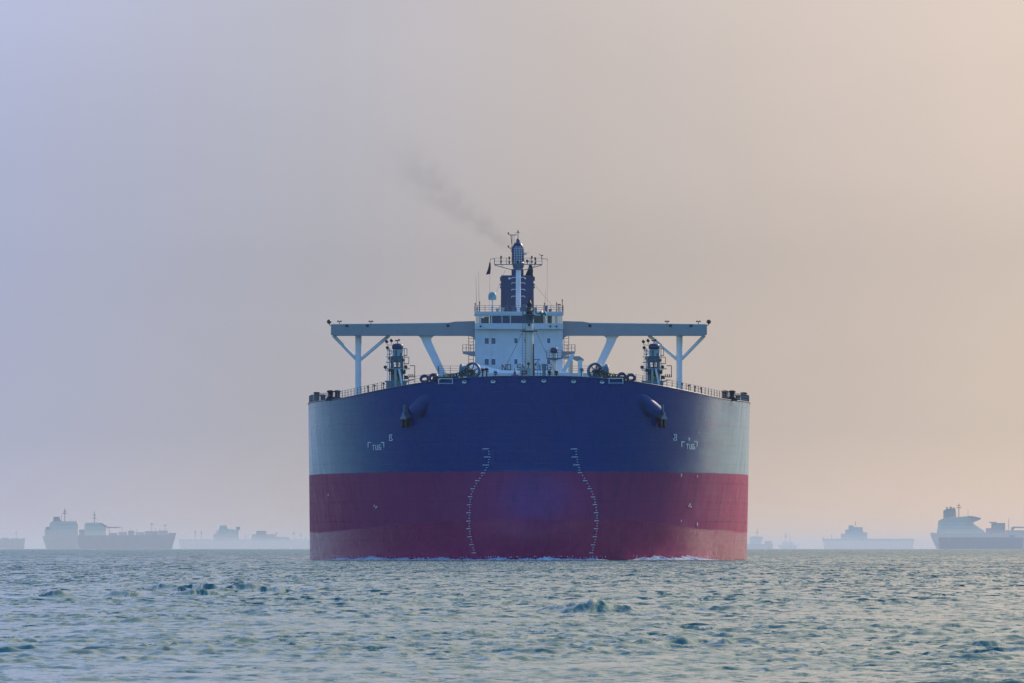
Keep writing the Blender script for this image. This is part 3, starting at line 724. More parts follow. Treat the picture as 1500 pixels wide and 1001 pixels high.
m = MB(); hz = z1 + .15
m.cyl((cx + .9, cy - .1, hz), (cx + 1.7, cy - .1, hz + .1), .09, n=8); m.lathe([(.1, 0), (.34, .3), (.36, .45), (.02, .46)], (cx + 1.3, cy - .1, hz + .05), (.8, -.5, .1), 14); m.lathe([(.1, 0), (.26, .25), (.28, .4), (.02, .41)], (cx + 1.8, cy - .1, hz), (.9, -.2, .3), 14)
m.build('fog_horn', M['teal'], fm)
for sx_ in (-1, 1):
    m = MB(); e = FP(738 if sx_ < 0 else 806, 543 if sx_ < 0 else 523, 5.)
    e2 = e if sx_ < 0 else FP(815, 549, 5.); m.cyl((cx + sx_ * .6, cy, FP(775, 480).z), e2, .035, n=5); m.build('stay', M['rail'], fm)
m = MB(); lx = cx - .62
for dx_ in (-.2, .2): m.cyl((lx + dx_ - .1, cy - .35, FD), (lx + dx_ - .1, cy - .35, z1 - .5), .025, n=5)
zz = FD
while zz < z1 - .6: m.cyl((lx - .3, cy - .35, zz), (lx + .1, cy - .35, zz), .02, n=5); zz += .35
m.build('ladder', M['rail'], fm)
for (px, py) in ((777, 467), (775, 476)):
    c = FP(px, py); m = MB(); m.ball((c.x, cy - .55, c.z), .17); m.build('navigation_light', M['lamp'], fm)
# slim derrick post by the foremast
a, b = FP(781.5, 504, -.6), FP(781.5, 553, -.6)
m = MB(); m.cyl((b.x, b.y, FD), a, .085, n=8); m.tube([(a.x, a.y, FP(0, 527).z), (a.x + .8, a.y, FP(0, 526.5).z), (a.x + .75, a.y, FP(0, 528).z), (a.x + .1, a.y, FP(0, 534).z), (a.x + .8, a.y, FP(0, 533).z)], .045, 6)
m.build('hose_davit', M['dark'], ship)

# --- vent post with a dark square head right of the mast, standing aft of the windlass
YV = 60.; VD = 21.2
a = P(811.5, 520, YV); m = MB(); m.cyl((a.x, a.y, VD), (a.x, a.y, P(0, 517, YV).z), .34, n=14); m.lathe([(.34, 0), (.6, .1), (.6, .3), (.34, .35)], (a.x, a.y, P(0, 549, YV).z), n=14)
vp = m.build('vent_post', M['cream'], ship)
m = MB(); z0 = P(0, 518, YV).z; m.lathe([(.3, 0), (.42, .05), (.50, .2), (.50, .62), (.44, .78), (.01, .8)], (a.x, a.y, z0), n=8); m.build('vent_head', M['navy'], vp)
z0 = P(0, 525.5, YV).z; p0, p1 = P(800.5, 525, YV), P(824, 525, YV)
m = MB(); m.prism([(p0.x, YV - .6, z0), (a.x, YV - .6, z0 - .25), (p1.x, YV - .6, z0), (p1.x, YV - .6, z0 + .1), (p0.x, YV - .6, z0 + .1)], (0, 1.4, 0)); m.build('platform', M['steel_blue'], vp)
m = MB(); rail(m, [(p0.x, YV + .7, z0 + .1), (p0.x, YV - .55, z0 + .1), (p1.x, YV - .55, z0 + .1), (p1.x, YV + .7, z0 + .1)], 1.0, .55, 3, .03, .035); m.build('guard_rail', M['rail'], vp)
# hose handling crane further aft
YC = 150.; m = MB(); c0, c1 = P(846, 560, YC), P(850, 526, YC)
m.cyl((c1.x, YC, VD), (c1.x, YC, P(0, 528, YC).z), .36, n=14); hc = m.build('hose_crane', M['pale'], ship)
m = MB(); q0, q1 = P(823, 524, YC), P(854, 529, YC)
m.prism([P(822, 522, YC), P(849, 522, YC), P(855, 526.5, YC), P(855, 529, YC), P(845, 529, YC), P(838, 526, YC), P(822, 525.5, YC)], (0, 1.1, 0)); m.build('jib', M['wing'], hc)
m = MB(); m.prism([P(823, 543, YC - 2), P(828, 546, YC - 2), P(842, 520, YC - 2), P(837, 518, YC - 2)], (0, .6, 0)); m.build('luffing_strut', M['pale'], hc)
m = MB(); m.box(P(834, 528, YC + 2), P(839, 560, YC + 3)); m.build('crane_leg', M['cream'], hc)

# --- pair of deck towers near the shoulders
YT = 52.
def tower(sg, cx):
    s = px_m(YT); base = P(cx, 570, YT); o = empty('deck_tower', (base.x, YT, 21.2)); o.parent = ship
    def q(dx, py, dy=0.): return Vector((sg * dx * s, dy, P(cx, py, YT).z - 21.2))   # dx in photo pixels, outboard positive
    m = MB(); m.box((-1.45, -.9, 0), (1.30, 1.2, q(0, 560).z)); m.box((-1.6, -1., q(0, 560).z + .002), (1.45, 1.3, q(0, 558).z)); m.build('deckhouse', M['teal'], o)
    m = MB()                                       # core with an open bay halfway up
    zt, zm, zl = q(0, 528).z, q(0, 541).z, q(0, 558.1).z
    for xx in (-.85, .42): m.box((xx, -.45, zl), (xx + .42, .6, zt))
    m.box((-.85, -.3, zt + .002), (.84, .6, zt + .55)); m.box((-.42, -.2, zl), (.41, .5, zm + .25)); m.box((-.42, -.2, zt - .25), (.41, .5, zt)); m.box((-.12, -.15, zm + .252), (.14, .45, zt - .252)); m.build('trunk', M['steel_blue'], o)
    m = MB(); z2 = q(0, 512).z
    m.prism([(-.62, -.5, zt + .56), (.72, -.5, zt + .56), (.82, -.5, z2), (-.58, -.5, z2)], (0, 1.0, 0)); tk = m.build('upper_casing', M['teal_pale'], o)
    m = MB(); m.box((-.28, -.53, zt + .6), (.02, -.506, z2 - .15)); m.box((.40, -.53, zt + .6), (.66, -.506, z2 - .5)); m.box((-.60, -.53, zt + 1.0), (-.42, -.506, z2 - .2)); m.build('dark_panel', M['steel_blue'], tk)
    m = MB()
    for za_, zb_ in ((zl, zl + (zt - zl) / 3), (zl + (zt - zl) / 3, zl + 2 * (zt - zl) / 3), (zl + 2 * (zt - zl) / 3, zt)):
        m.cyl((-.85, -.55, za_), (.84, -.55, zb_), .05, n=5); m.cyl((.84, -.6, za_), (-.85, -.6, zb_), .05, n=5); m.cyl((-1.0, -.55, zb_), (1.0, -.55, zb_), .05, n=5)
    for xx in (-.98, -.55, .25, .6, .98): m.cyl((xx, -.68, zl), (xx, -.68, zt + (1.6 if abs(xx) > .9 else .2)), .05, n=6)
    m.build('bracing', M['teal'], o)
    for (xx, py_, w_, h_) in ((-1.0, 545, .3, .4), (1.0, 548, .35, .5), (.9, 530, .3, .35), (-1.05, 527, .25, .3), (.3, 553, .4, .4), (-.6, 549, .3, .5), (1.25, 556, .5, .5)):
        m = MB(); m.box((xx - w_ / 2, -.95, q(0, py_).z), (xx + w_ / 2, -.70, q(0, py_).z + h_)); m.build('valve_box', M['dark'], o)
    m = MB(); m.lathe([(.5, 0), (.76, .05), (.78, .5), (.62, .72), (.3, .78), (.01, .8)], (.08, 0, z2 + .003), n=14); m.build('cowl', M['navy'], o)
    m = MB(); zp = q(0, 541).z; m.box((-1.7, -.9, zp), (1.75, .9, zp + .10)); m.build('platform', M['teal_pale'], o)
    m = MB()
    for (x0_, x1_, pa_, pb_) in ((.85, 1.35, 521, 511), (.9, 1.6, 533, 523.5), (-1.35, -.75, 519, 513), (-1.5, -.85, 531, 523)):
        za, zb = q(0, pa_).z, q(0, pb_).z
        m.tube([(x0_, -.3, za), (x1_, -.3, za), (x1_, -.3, zb), (x0_, -.3, zb)], .045, 6); m.box((min(x0_, x1_), -.4, za - .06), (max(x0_, x1_), .3, za))
    m.build('guard_rail', M['rail'], o)
    m = MB(); za, zb = q(0, 563).z, q(0, 536).z     # cage ladder outboard
    m.tube([(1.75, -.3, zb), (2.4, -.3, zb), (2.4, -.3, q(0, 551).z)], .05, 6); m.tube([(1.55, -.3, q(0, 552.5).z), (2.45, -.3, q(0, 552.5).z)], .05, 6)
    for k in range(4): m.cyl((1.65 + k * .25, -.35, q(0, 552.5).z), (1.62 + k * .25, -.35, q(0, 548.5).z), .07, n=6)
    m.tube([(1.45, -.3, q(0, 559).z), (1.9, -.3, q(0, 557).z), (2.3, -.3, q(0, 557).z)], .06, 6); m.box((1.5, -.5, 0), (1.9, .4, .9)); m.build('hose_rack', M['dark'], o)
    m = MB()
    for dx_ in (-1.3, -1.05): m.cyl((dx_, -.5, 0), (dx_, -.5, q(0, 512).z), .035, n=5)
    zz = .2
    while zz < q(0, 512).z: m.cyl((-1.3, -.5, zz), (-1.05, -.5, zz), .025, n=5); zz += .33
    m.build('ladder', M['pale'], o)
    m = MB(); m.prism([(.15, -1.05, zp), (.42, -1.05, zp), (1.25, -1.05, .4), (.95, -1.05, .4)], (0, .12, 0)); m.build('stair', M['pale'], o)
    m = MB(); m.box((-.35, -1.12, .25), (-.05, -1.02, zp - .02)); m.build('hose_pipe', M['teal_pale'], o)
    m = MB(); m.cyl((-.05, -1.18, q(0, 557).z), (-.05, -1.18, q(0, 552).z), .09, n=8); m.build('lifebuoy_light', M['yellow'], o)
    for (dx_, py_) in ((-1.35, 500.5), (-.72, 499), (-1.25, 509.5), (-1.55, 538), (1.25, 537.5)):
        c = Vector((dx_, -.35, q(0, py_).z)); m = MB(); m.lathe([(.01, -.12), (.20, -.1), (.24, .1), (.22, .14), (.01, .12)], c, (-.4, -.8, -.25), 12)
        m.tube([c, (c.x, c.y + .1, c.z - .45), (max(-.7, min(.7, c.x)), c.y + .2, c.z - .5)], .035, 5); m.build('floodlight', M['lamp'], o)
    c = Vector((.05, -.1, q(0, 499).z)); m = MB(); m.cyl((c.x, c.y, z2 + .7), c, .06, n=6); m.box(c + Vector((-.32, -.1, -.1)), c + Vector((.32, .1, .06))); m.box(c + Vector((.12, -.12, .062)), c + Vector((.34, .12, .2))); m.build('signal_lamp', M['lamp'], o)
tower(-1, 581.5); tower(1, 957.5)

# --- accommodation, wheelhouse and wings
YH = 270.
def HP(px, py, dy=0.): return P(px, py, YH + dy)
a, b = HP(642, 548), HP(884, 560)
m = MB(); m.box((a.x, YH - 8, 21.15), (b.x, YH + 26, a.z)); lo = m.build('accommodation_block', M['house'], ship)
for ea, eb in ((a.x, a.x + 5.2), (b.x, b.x - 5.2)):
    m = MB(); rail(m, [(ea, YH + 10, a.z), (ea, YH - 7.9, a.z), (eb, YH - 7.9, a.z)], 1.1, 1.8, 3, .035, .04); m.build('deck_railing', M['rail'], lo)
m = MB(); m.prism([P(x_, y_, YH - 6) for x_, y_ in ((688, 547.9), (688, 539), (692, 536), (703, 534.6), (712, 536.3), (724, 540), (736, 542.6), (790, 543.6), (838, 544.5), (838, 547.9))], (0, 5, 0)); m.build('sloping_casing', M['bright'], lo)  # sloping shape in a brighter white than the house
a, b = HP(696, 482.5), HP(824.5, 548); zl = a.z; tx0, tx1, tz0 = a.x, b.x, HP(0, 548).z
m = MB(); m.box((a.x, YH, tz0 + .002), (b.x, YH + 20, a.z)); th = m.build('deckhouse', M['house'], ship)
def window(px0, py0, px1, py1, par, yy=YH):
    p, q = P(px0, py1, yy), P(px1, py0, yy)
    m = MB(); f_ = .09
    for (x0, z0, x1, z1_) in ((p.x - f_, p.z - f_, q.x + f_, p.z), (p.x - f_, q.z, q.x + f_, q.z + f_), (p.x - f_, p.z, p.x, q.z), (q.x, p.z, q.x + f_, q.z)):
        m.box((x0, yy - .07, z0), (x1, yy - .003, z1_))
    o = m.build('window', M['pale'], par)
    m = MB(); m.box((p.x, yy - .03, p.z), (q.x, yy - .004, q.z)); m.build('pane', M['pane'], o)
for r0, r1 in ((495.5, 504), (526, 534.7)):
    for x0, x1 in ((710, 716), (719.8, 725.8), (753.4, 758), (768.4, 772.6), (801.5, 806)):
        window(x0, r0 + (.3 if x0 > 750 else 0), x1, r1 - (1. if x0 > 750 else 0), th)
p = HP(735.5, 542.); m = MB()
letters(m, 'NO SMOKING', .54, .80, .255, .125, lambda u, v, o: Vector((p.x + u, YH - .004 - o, p.z + v)), .02); m.build('sign_lettering', M['letter'], th)
for sg in (-1, 1):      # side platforms and ladders
    ex = tx0 if sg < 0 else tx1; z0 = HP(0, 514.5).z; ox = ex + sg * 1.95
    m = MB(); m.prism([(ex, YH + 2, z0 - .75), (ex, YH + 2, z0), (ox, YH + 2, z0), (ox, YH + 2, z0 - .32)], (0, 3.5, 0)); o = m.build('side_platform', M['wing'], th)
    m = MB(); rail(m, [(ex, YH + 2.02, z0), (ox, YH + 2.02, z0), (ox, YH + 5.4, z0)], 1.05, .7, 2, .035, .045); m.build('guard_rail', M['rail'], o)
    m = MB(); lx0, lx1 = ex + sg * .25, ex + sg * 1.0
    for lx in (lx0, lx1): m.cyl((lx, YH + 6, tz0), (lx, YH + 6, zl + .5), .05, n=6)
    zz = tz0 + .2
    while zz < zl: m.cyl((lx0, YH + 6, zz), (lx1, YH + 6, zz), .03, n=5); zz += .55
    m.build('ladder', M['rail'], th)
# wheelhouse: bulwark band, pillars, panes and roof slab
a, b = HP(695.5, 474), HP(825, 482.5); wx0, wx1 = a.x, b.x; YW0, YW1 = YH - 1.2, YH + 11.
m = MB(); m.box((wx0, YW0, zl + .002), (wx1, YW1, a.z)); wh = m.build('wheelhouse', M['house'], ship)
zr0, zr1 = HP(0, 460.8).z, HP(0, 456.8).z
m = MB(); m.box((wx0 - .05, YW0 - .15, zr0), (wx1 + .05, YW1 + .1, zr1)); m.box((wx0 + .1, YW0 - .05, zr0 - .22), (wx1 - .1, YW0 + .2, zr0 - .002)); rf = m.build('roof', M['house'], wh)
pill = [695.5, 703.5, 720, 735.2, 747.6, 772, 781.5, 798.5, 815.5, 825]
wd = [2.2, 2.6, 1.6, .9, 1.4, 1.2, 1.2, 1.4, 2.4, 2.2]
m = MB(); zt_ = zr0 - .223
for px, w2 in zip(pill, wd):
    c = HP(px, 0); h2 = w2 * .5 * px_m(YH); x0 = max(wx0 + .12, c.x - h2); x1 = min(wx1 - .12, c.x + h2)
    if x1 > x0: m.box((x0, YW0, a.z + .002), (x1, YW0 + .22, zt_)); 
    if px < 722 or px > 797:
        if x1 > x0: m.box((x0, YW1 - .3, a.z + .002), (x1, YW1 - .05, zr0 - .002))
m.build('pillar', M['house'], wh)
for i in range(len(pill) - 1):
    p, q = HP(pill[i], 0), HP(pill[i + 1], 0)
    x0 = max(p.x + wd[i] * .5 * px_m(YH), wx0 + .13); x1 = min(q.x - wd[i + 1] * .5 * px_m(YH), wx1 - .13)
    m = MB(); m.box((x0, YW0 + .06, a.z + .003), (x1, YW0 + .09, zt_ - .001)); m.build('window', M['clear_glass' if i in (0, 1, 6, 7, 8) else 'glass'], wh)
c0, c1 = HP(718, 0), HP(797, 0)
m = MB(); m.box((c0.x, YW1 - 3., a.z + .002), (c1.x, YW1 - 2.8, zr0 - .002)); m.box((c0.x + 1, YW0 + 2, a.z + .002), (c1.x - 1, YW0 + 2.8, a.z + .55))
for px in (708, 713, 790, 806): c = HP(px, 0); m.box((c.x - .35, YW1 - 1.5, a.z + .002), (c.x + .35, YW1 - 1.3, a.z + 1.25 + .2 * math.sin(px)))
m.build('console', M['dark'], wh)
for px in (704, 806, 815):
    c = HP(px, 478.5); m = MB(); m.ball((c.x, YW0 - .18, c.z), .16); m.cyl((c.x, YW0 - .18, c.z), (c.x, YW0, c.z + .1), .06, n=6); m.build('deck_light', M['lamp'], wh)
m = MB(); rail(m, [(wx0, YW1, zr1), (wx0, YW0, zr1), (wx1, YW0, zr1), (wx1, YW1, zr1)], .95, 1.15, 3, .035, .04); m.build('roof_railing', M['rail'], wh)
# bridge wings with posts, struts and braces
YG = YH + 2.
def GP(px, py, dy=0.): return P(px, py, YG + dy)
for sg in (-1, 1):
    X_ = (lambda v: 760.2 + sg * v)                       # photo pixels outboard of the house centre
    m = MB()
    out = [GP(X_(64.5), 470.5), GP(X_(94), 471.3), GP(X_(104), 473.2), GP(X_(275), 475.2), GP(X_(275.5), 476.5), GP(X_(275.5), 490.2), GP(X_(272), 491.6), GP(X_(72), 491.6), GP(X_(67.5), 493.5), GP(X_(64.5), 498)]
    m.prism(out, (0, 4.2, 0)); wg = m.build('bridge_wing', M['wing'], ship)
    m = MB(); m.box(GP(X_(66), 473.2, -.03), GP(X_(274), 473.9 if False else 474.2, -.003)) if False else m.tube([GP(X_(104), 473.4, -.02), GP(X_(275), 475.4, -.02)], .06, 5); m.build('coaming', M['pale'], wg)
    for v in (104, 222, 252):
        c = GP(X_(v), 477.5, -.06); m = MB(); m.box(c + Vector((-.22, -.05, -.2)), c + Vector((.22, .05, .22))); m.build('wing_light', M['lamp'], wg)
    # end floodlight on a bent bracket
    c = GP(X_(278), 471.5, 1.); m = MB(); m.lathe([(.01, -.22), (.3, -.2), (.36, .1), (.32, .2), (.01, .18)], c, (sg * .6, -.7, -.1), 14); m.tube([c, c + Vector((-sg * .05, 0, -.55)), c + Vector((-sg * .75, 0, -.6))], .06, 6); m.build('end_floodlight', M['lamp'], wg)
    for v in (263, 217):
        c = GP(X_(v), 471.5, 1.); m = MB(); m.cyl((c.x, c.y, GP(0, 475.).z - .1), c, .06, n=6); m.box(c + Vector((-.36, -.12, -.05)), c + Vector((-.04, .12, .16))); m.box(c + Vector((.04, -.12, -.05)), c + Vector((.36, .12, .16))); m.build('twin_lamp', M['lamp'], wg)
    t = GP(X_(235.2), 491.7, 2.1); m = MB(); m.cyl((t.x, t.y, 21.15), t, .50, n=20); po = m.build('support_post', M['post'], ship)
    for v in (272, 190):
        e = GP(X_(v), 491.7, 2.1); k0 = GP(X_(235.2), 529.5, 2.1)
        m = MB(); m.cyl(k0, e, .27, n=14); m.build('strut', M['post'], po)
    # raking leg with a haunched head
    m = MB()
    m.prism([GP(X_(152), 491.7, 1.), GP(X_(147), 492.4, 1.), GP(X_(143.5), 495.5, 1.), GP(X_(141.5), 501, 1.), GP(X_(112), 560, 1.), GP(X_(101), 560, 1.), GP(X_(128), 501, 1.), GP(X_(128.5), 496, 1.), GP(X_(125), 492.4, 1.), GP(X_(119), 491.7, 1.)], (0, 1.4, 0))
    m.build('raking_leg', M['post'], ship)
# --- funnel
YU = YH + 27.
def UP(px, py, dy=0.): return P(px, py, YU + dy)
m = MB(); a, b = UP(734.2, 403.5), UP(781.5, 403.5); zb = UP(0, 520).z
m.prism([Vector((UP(733.2, 0).x, YU, zb)), Vector((UP(783, 0).x, YU, zb)), b, a], (0, 9, 0))
fu = m.build('funnel', M['navy'], ship)
c0, c1 = UP(749.5, 394), UP(767, 403)
m = MB(); m.box((c0.x, YU + 1, c1.z + .002), (c1.x, YU + 7, c0.z)); m.build('uptake_casing', M['navy'], fu)
m = MB(); pp = [UP(775, 403, 4), UP(775.5, 396, 4), UP(776.5, 391, 4)]
m.prism([UP(769.5, 403.3, 3), UP(780.5, 403.3, 3), UP(781, 397, 3), UP(780, 390, 3), UP(778, 387, 3), UP(775, 388, 3), UP(773.5, 394, 3)], (0, 2.2, 0)); m.build('exhaust_pipe', M['exhaust'], fu)
for px, r_ in ((746.2, .14), (769.3, .11)):
    c = UP(px, 408); m = MB(); m.box((c.x - r_, YU - .06, c.z - r_), (c.x + r_, YU - .004, c.z + r_)); m.build('vent_opening', M['mark'], fu)
for sg, px in ((-1, 733.6), (1, 782.4)):
    m = MB()
    for py in (407, 410, 417, 421): c = UP(px, py); m.box((c.x - .12, YU + .5, c.z - .16), (c.x + .12, YU + 1., c.z + .16))
    m.build('side_lamp', M['lamp'], fu)
m = MB(); c = UP(743.8, 0); m.cyl((c.x, YU - .1, UP(0, 456).z), (c.x, YU - .1, UP(0, 438).z), .05, n=6); m.build('funnel_pipe', M['steel_blue'], fu)
# --- radar mast
YR = YH + 9.
def RP(px, py, dy=0.): return P(px, py, YR + dy)
b, t = RP(759.2, 457), RP(759.2, 392); mx = b.x
m = MB(); m.cyl((mx, YR, zr1), (mx, YR, t.z), .40, .38, 16); rm = m.build('radar_mast', M['pale'], ship)
m = MB(); m.lathe([(.39, 0), (.75, .25), (.9, .6), (.9, 1.3), (.39, 1.32)], (mx, YR, RP(0, 396).z), n=16); m.build('masthead_collar', M['steel_blue'], rm); m = MB(); m.prism([(mx - .6, YR - .3, zr1), (mx + .6, YR - .3, zr1), (mx + .42, YR - .3, zr1 + .9), (mx - .42, YR - .3, zr1 + .9)], (0, .6, 0)); m.build('mast_foot', M['steel_blue'], rm)
m = MB()
for py in (406.5, 414.5, 424, 434):
    z0 = RP(0, py).z
    for sg in (-1, 1): m.tube([(mx + sg * .4, YR - .1, z0), (mx + sg * 1.0, YR - .1, z0), (mx + sg * 1.05, YR - .1, z0 - .22)], .045, 6)
m.build('step', M['pale'], rm)
zy = RP(0, 388).z
m = MB(); y0, y1 = RP(724.3, 0).x, RP(794, 0).x
m.box((y0, YR - .6, zy), (y1, YR + .6, zy + .09))
for sg, e in ((-1, y0), (1, y1)):
    m.tube([(e, YR - .5, zy - .05), (mx + sg * .9, YR - .5, RP(0, 396).z)], .06, 6); m.tube([(e - sg * 1.2, YR - .5, zy - .05), (e - sg * 1.2, YR - .5, zy - .3)], .05, 6)
pf = m.build('yard_platform', M['steel_blue'], rm)
m = MB(); rail(m, [(mx - .9, YR - .55, zy + .09), (y0, YR - .55, zy + .09), (y0, YR + .55, zy + .09)], .95, .95, 2, .035, .045)
za = RP(0, 379.5).z; m.tube([(RP(718, 0).x, YR - .55, za - .3), (RP(718.5, 0).x, YR - .55, za), (y0, YR - .55, za)], .04, 6); m.build('guard_rail', M['rail'], pf)
m = MB(); rail(m, [(mx + .9, YR - .55, zy + .09), (y1, YR - .55, zy + .09), (y1, YR + .55, zy + .09)], .95, .95, 2, .035, .045); m.tube([(y1, YR - .55, za), (RP(801.7, 0).x, YR - .55, za), (RP(801.7, 0).x, YR - .55, za - .3)], .04, 6)
m.build('guard_rail', M['rail'], pf)
for px, top in ((734, 376), (746, 377), (779, 376), (784, 378)):
    c = RP(px, top); m = MB(); m.cyl((c.x, YR - .3, zy + .09), (c.x, YR - .3, c.z), .05, n=6); m.box((c.x - .13, YR - .42, c.z - .35), (c.x + .13, YR - .18, c.z + .1)); m.box((c.x - .13, YR - .42, c.z - 1.0), (c.x + .13, YR - .18, c.z - .65)); m.build('navigation_light', M['lamp'], rm)
# upper tower, ogive outline behind a pale ladder cage
m = MB(); z0 = RP(0, 388).z; s9 = px_m(YR)
m.lathe([(.95, .1), (1.0, .3), (1.0, 14 * s9), (.98, 21 * s9), (.86, 27 * s9), (.62, 31 * s9), (.38, 33 * s9), (.01, 33.2 * s9)], (mx - .05, YR + .3, z0), n=22); up_ = m.build('upper_tower', M['navy'], rm)
m = MB()
for k in range(5):
    dx_ = (-2 + k) * .28
    m.tube([(mx - .05 + dx_, YR - .98 + abs(dx_) * .5, z0 + .2), (mx - .05 + dx_ * .95, YR - .98 + abs(dx_) * .5, z0 + 19 * s9), (mx - .05 + dx_ * .7, YR - .80, z0 + 27 * s9)], .035, 5)
for j in range(7):
    zz = z0 + (3 + j * 3.4) * s9; m.tube([(mx - .05 + dx_, YR - 1.0 + abs(dx_) * .5, zz) for dx_ in (-.7, -.35, 0, .35, .7)], .03, 5)
m.build('ladder_cage', M['pale'], rm)
m = MB(); c = RP(758.8, 352.3); m.lathe([(.3, -.35), (.30, -.05), (.28, .12), (.16, .28), (.01, .32)], c + Vector((0, .3, 0)), n=14); m.build('dome', M['steel_blue'], rm)
m = MB(); m.cyl(c + Vector((0, .3, .3)), RP(758.8, 336.5) + Vector((0, .3, 0)), .06, .04, n=6); zc = RP(0, 341).z
m.cyl((c.x - .45, YR + .3, zc), (c.x + .35, YR + .3, zc), .035, n=6); m.box((c.x - .1, YR + .2, zc + .05), (c.x + .1, YR + .4, zc + .3)); m.build('top_aerial', M['lamp'], rm)
m = MB()
for py, hx in ((344.3, 0), (363.5, 0)):
    z1_ = RP(0, py).z; m.tube([RP(746, py), RP(757, py)], .06, 6); m.tube([RP(748, py), RP(750, py + (7 if py > 350 else 16))], .04, 5)
    if py < 350: m.tube([RP(750, 344), RP(750, 372)], .05, 6); m.tube([RP(753, 344), RP(753, 362)], .03, 5)
    c2 = RP(744.8, py - 2.2); m.box(c2 + Vector((-.11, -.1, -.16)), c2 + Vector((.11, .1, .16))); m.tube([c2, RP(746, py)], .06, 5)
m.build('signal_arm', M['lamp'], rm)
m = MB(); c = RP(770.5, 372); m.cyl(c + Vector((-.5, 0, 0)), c + Vector((.05, 0, 0)), .12, n=8); m.cyl(c + Vector((0, 0, -.2)), c + Vector((0, 0, .14)), .10, n=8); m.box(c + Vector((-.2, -.12, .1)), c + Vector((.5, .1, .18))); m.build('radar_scanner', M['pale'], rm)
m = MB(); c = RP(758.5, 384); m.ball(c + Vector((0, -1.2, 0)), .24); m.build('masthead_light', M['lamp'], rm)
m = MB(); c = RP(772.5, 382.5); m.ball(c, .25); m.cyl(c, (c.x, c.y, zy), .06, n=6); m.build('small_dome', M['steel_blue'], rm)
m = MB(); c = RP(792, 374.5); m.tube([RP(793.5, 380), RP(793.5, 374.5), RP(789.5, 372.8)], .05, 5); m.box(c + Vector((.05, -.1, -.05)), c + Vector((.4, .1, .08))); m.build('wind_vane', M['lamp'], rm)
for px, px2 in ((718.3, 716.5), (801.7, 801.5)):
    m = MB(); m.cyl(RP(px, 380), RP(px2, 456), .018, n=5); m.build('halyard', M['rail'], rm)
m = MB(); m.cyl(RP(782, 416, 3), RP(816, 456), .025, n=5); m.cyl(RP(740, 396), RP(727, 428), .02, n=5); m.build('stay', M['rail'], rm)
# flag hanging from the left yard arm
fl = MB(); a = RP(717.5, 384, -.55); nx_ = 7
vs = []
for j in range(9):
    t = j / 8; wv = .10 + .30 * t
    for i in range(nx_): q = i / (nx_ - 1) - .5; vs.append((a.x + q * wv * 1.7 + -.22 * t + .06 * math.sin(4 * t), a.y + .09 * math.sin(i * 2.1 + t * 3), a.z - t * 1.95 + .08 * q))
fs = [(j * nx_ + i, j * nx_ + i + 1, (j + 1) * nx_ + i + 1, (j + 1) * nx_ + i) for j in range(8) for i in range(nx_ - 1)]
fl.add(vs, fs, True)
M['flag'] = paint('dark_flag_cloth', (.035, .015, .05), .8, .5, (.12, .1, .14), .6, scale=3.)
fo = fl.build('flag', M['flag']); fo.location = (BOW_X, 0, 0); fo.rotation_euler = (0, 0, YAW)
sol = fo.modifiers.new('thickness', 'SOLIDIFY'); sol.thickness = .01
tag(fo, 'dark drooping flag hanging from the left yard arm of the radar mast', 'flag')
# satellite dome, whip aerials and monkey island gear
YM = YH + 3.
c = P(721.3, 434, YM); m = MB(); m.lathe([(.01, -.62), (.60, -.60), (.66, -.45), (.66, .05), (.58, .38), (.35, .60), (.01, .68)], c, n=22); sd = m.build('satellite_dome', M['teal_pale'], ship)
m = MB(); m.cyl((c.x, YM, zr1), (c.x, YM, c.z - .6), .12, n=10); m.cyl((c.x, YM, zr1), (c.x, YM, zr1 + .9), .2, n=10); m.build('pedestal', M['pale'], sd)
for px0, px1, top in ((698.5, 697, 404), (702, 701, 398), (743.5, 743.5, 446), (765.5, 765.5, 447), (798, 799, 426), (815.3, 815.2, 440)):
    p0, p1 = P(px0, 457, YM), P(px1, top, YM); m = MB(); m.cyl((p0.x, YM, zr1), p0.lerp(p1, .12), .08, n=6); m.cyl(p0.lerp(p1, .12), p1, .032, .014, n=5); m.build('whip_aerial', M['rail'], ship)
for px, top in ((696, 446), (702.5, 444), (797.8, 446), (823.7, 441), (815.5, 446)):
    c = P(px, top, YM - 3.); m = MB(); m.cyl((c.x, c.y, zr1), c, .06, n=6); m.box(c + Vector((-.1, -.1, -.05)), c + Vector((.1, .1, .22))); m.build('light_post', M['rail'], ship)
a, b = P(817.5, 447, YM - 3), P(821, 456, YM - 3); m = MB()
for k in range(4): m.cyl((a.x + k * .12, a.y, zr1), (a.x + k * .12, a.y, a.z - .2), .03, n=5)
m.box((a.x - .05, a.y - .1, a.z), (a.x + .42, a.y + .1, a.z + .16)); m.build('aerial_rack', M['lamp'], ship)
for px, hh in ((728.5, .5), (736.5, .6), (768, 1.2), (773, .9), (783, .7), (800, .9), (806, .4), (752, .8)):
    c = P(px, 457, YM + 1); m = MB(); m.box((c.x - .22, YM + 1, zr1 + .002), (c.x + .22, YM + 1.4, zr1 + hh)); m.box((c.x - .30, YM + .95, zr1 + hh + .002), (c.x + .30, YM + 1.45, zr1 + hh + .12)); m.build('roof_locker', M['teal_pale'] if px % 2 else M['steel_blue'], ship)

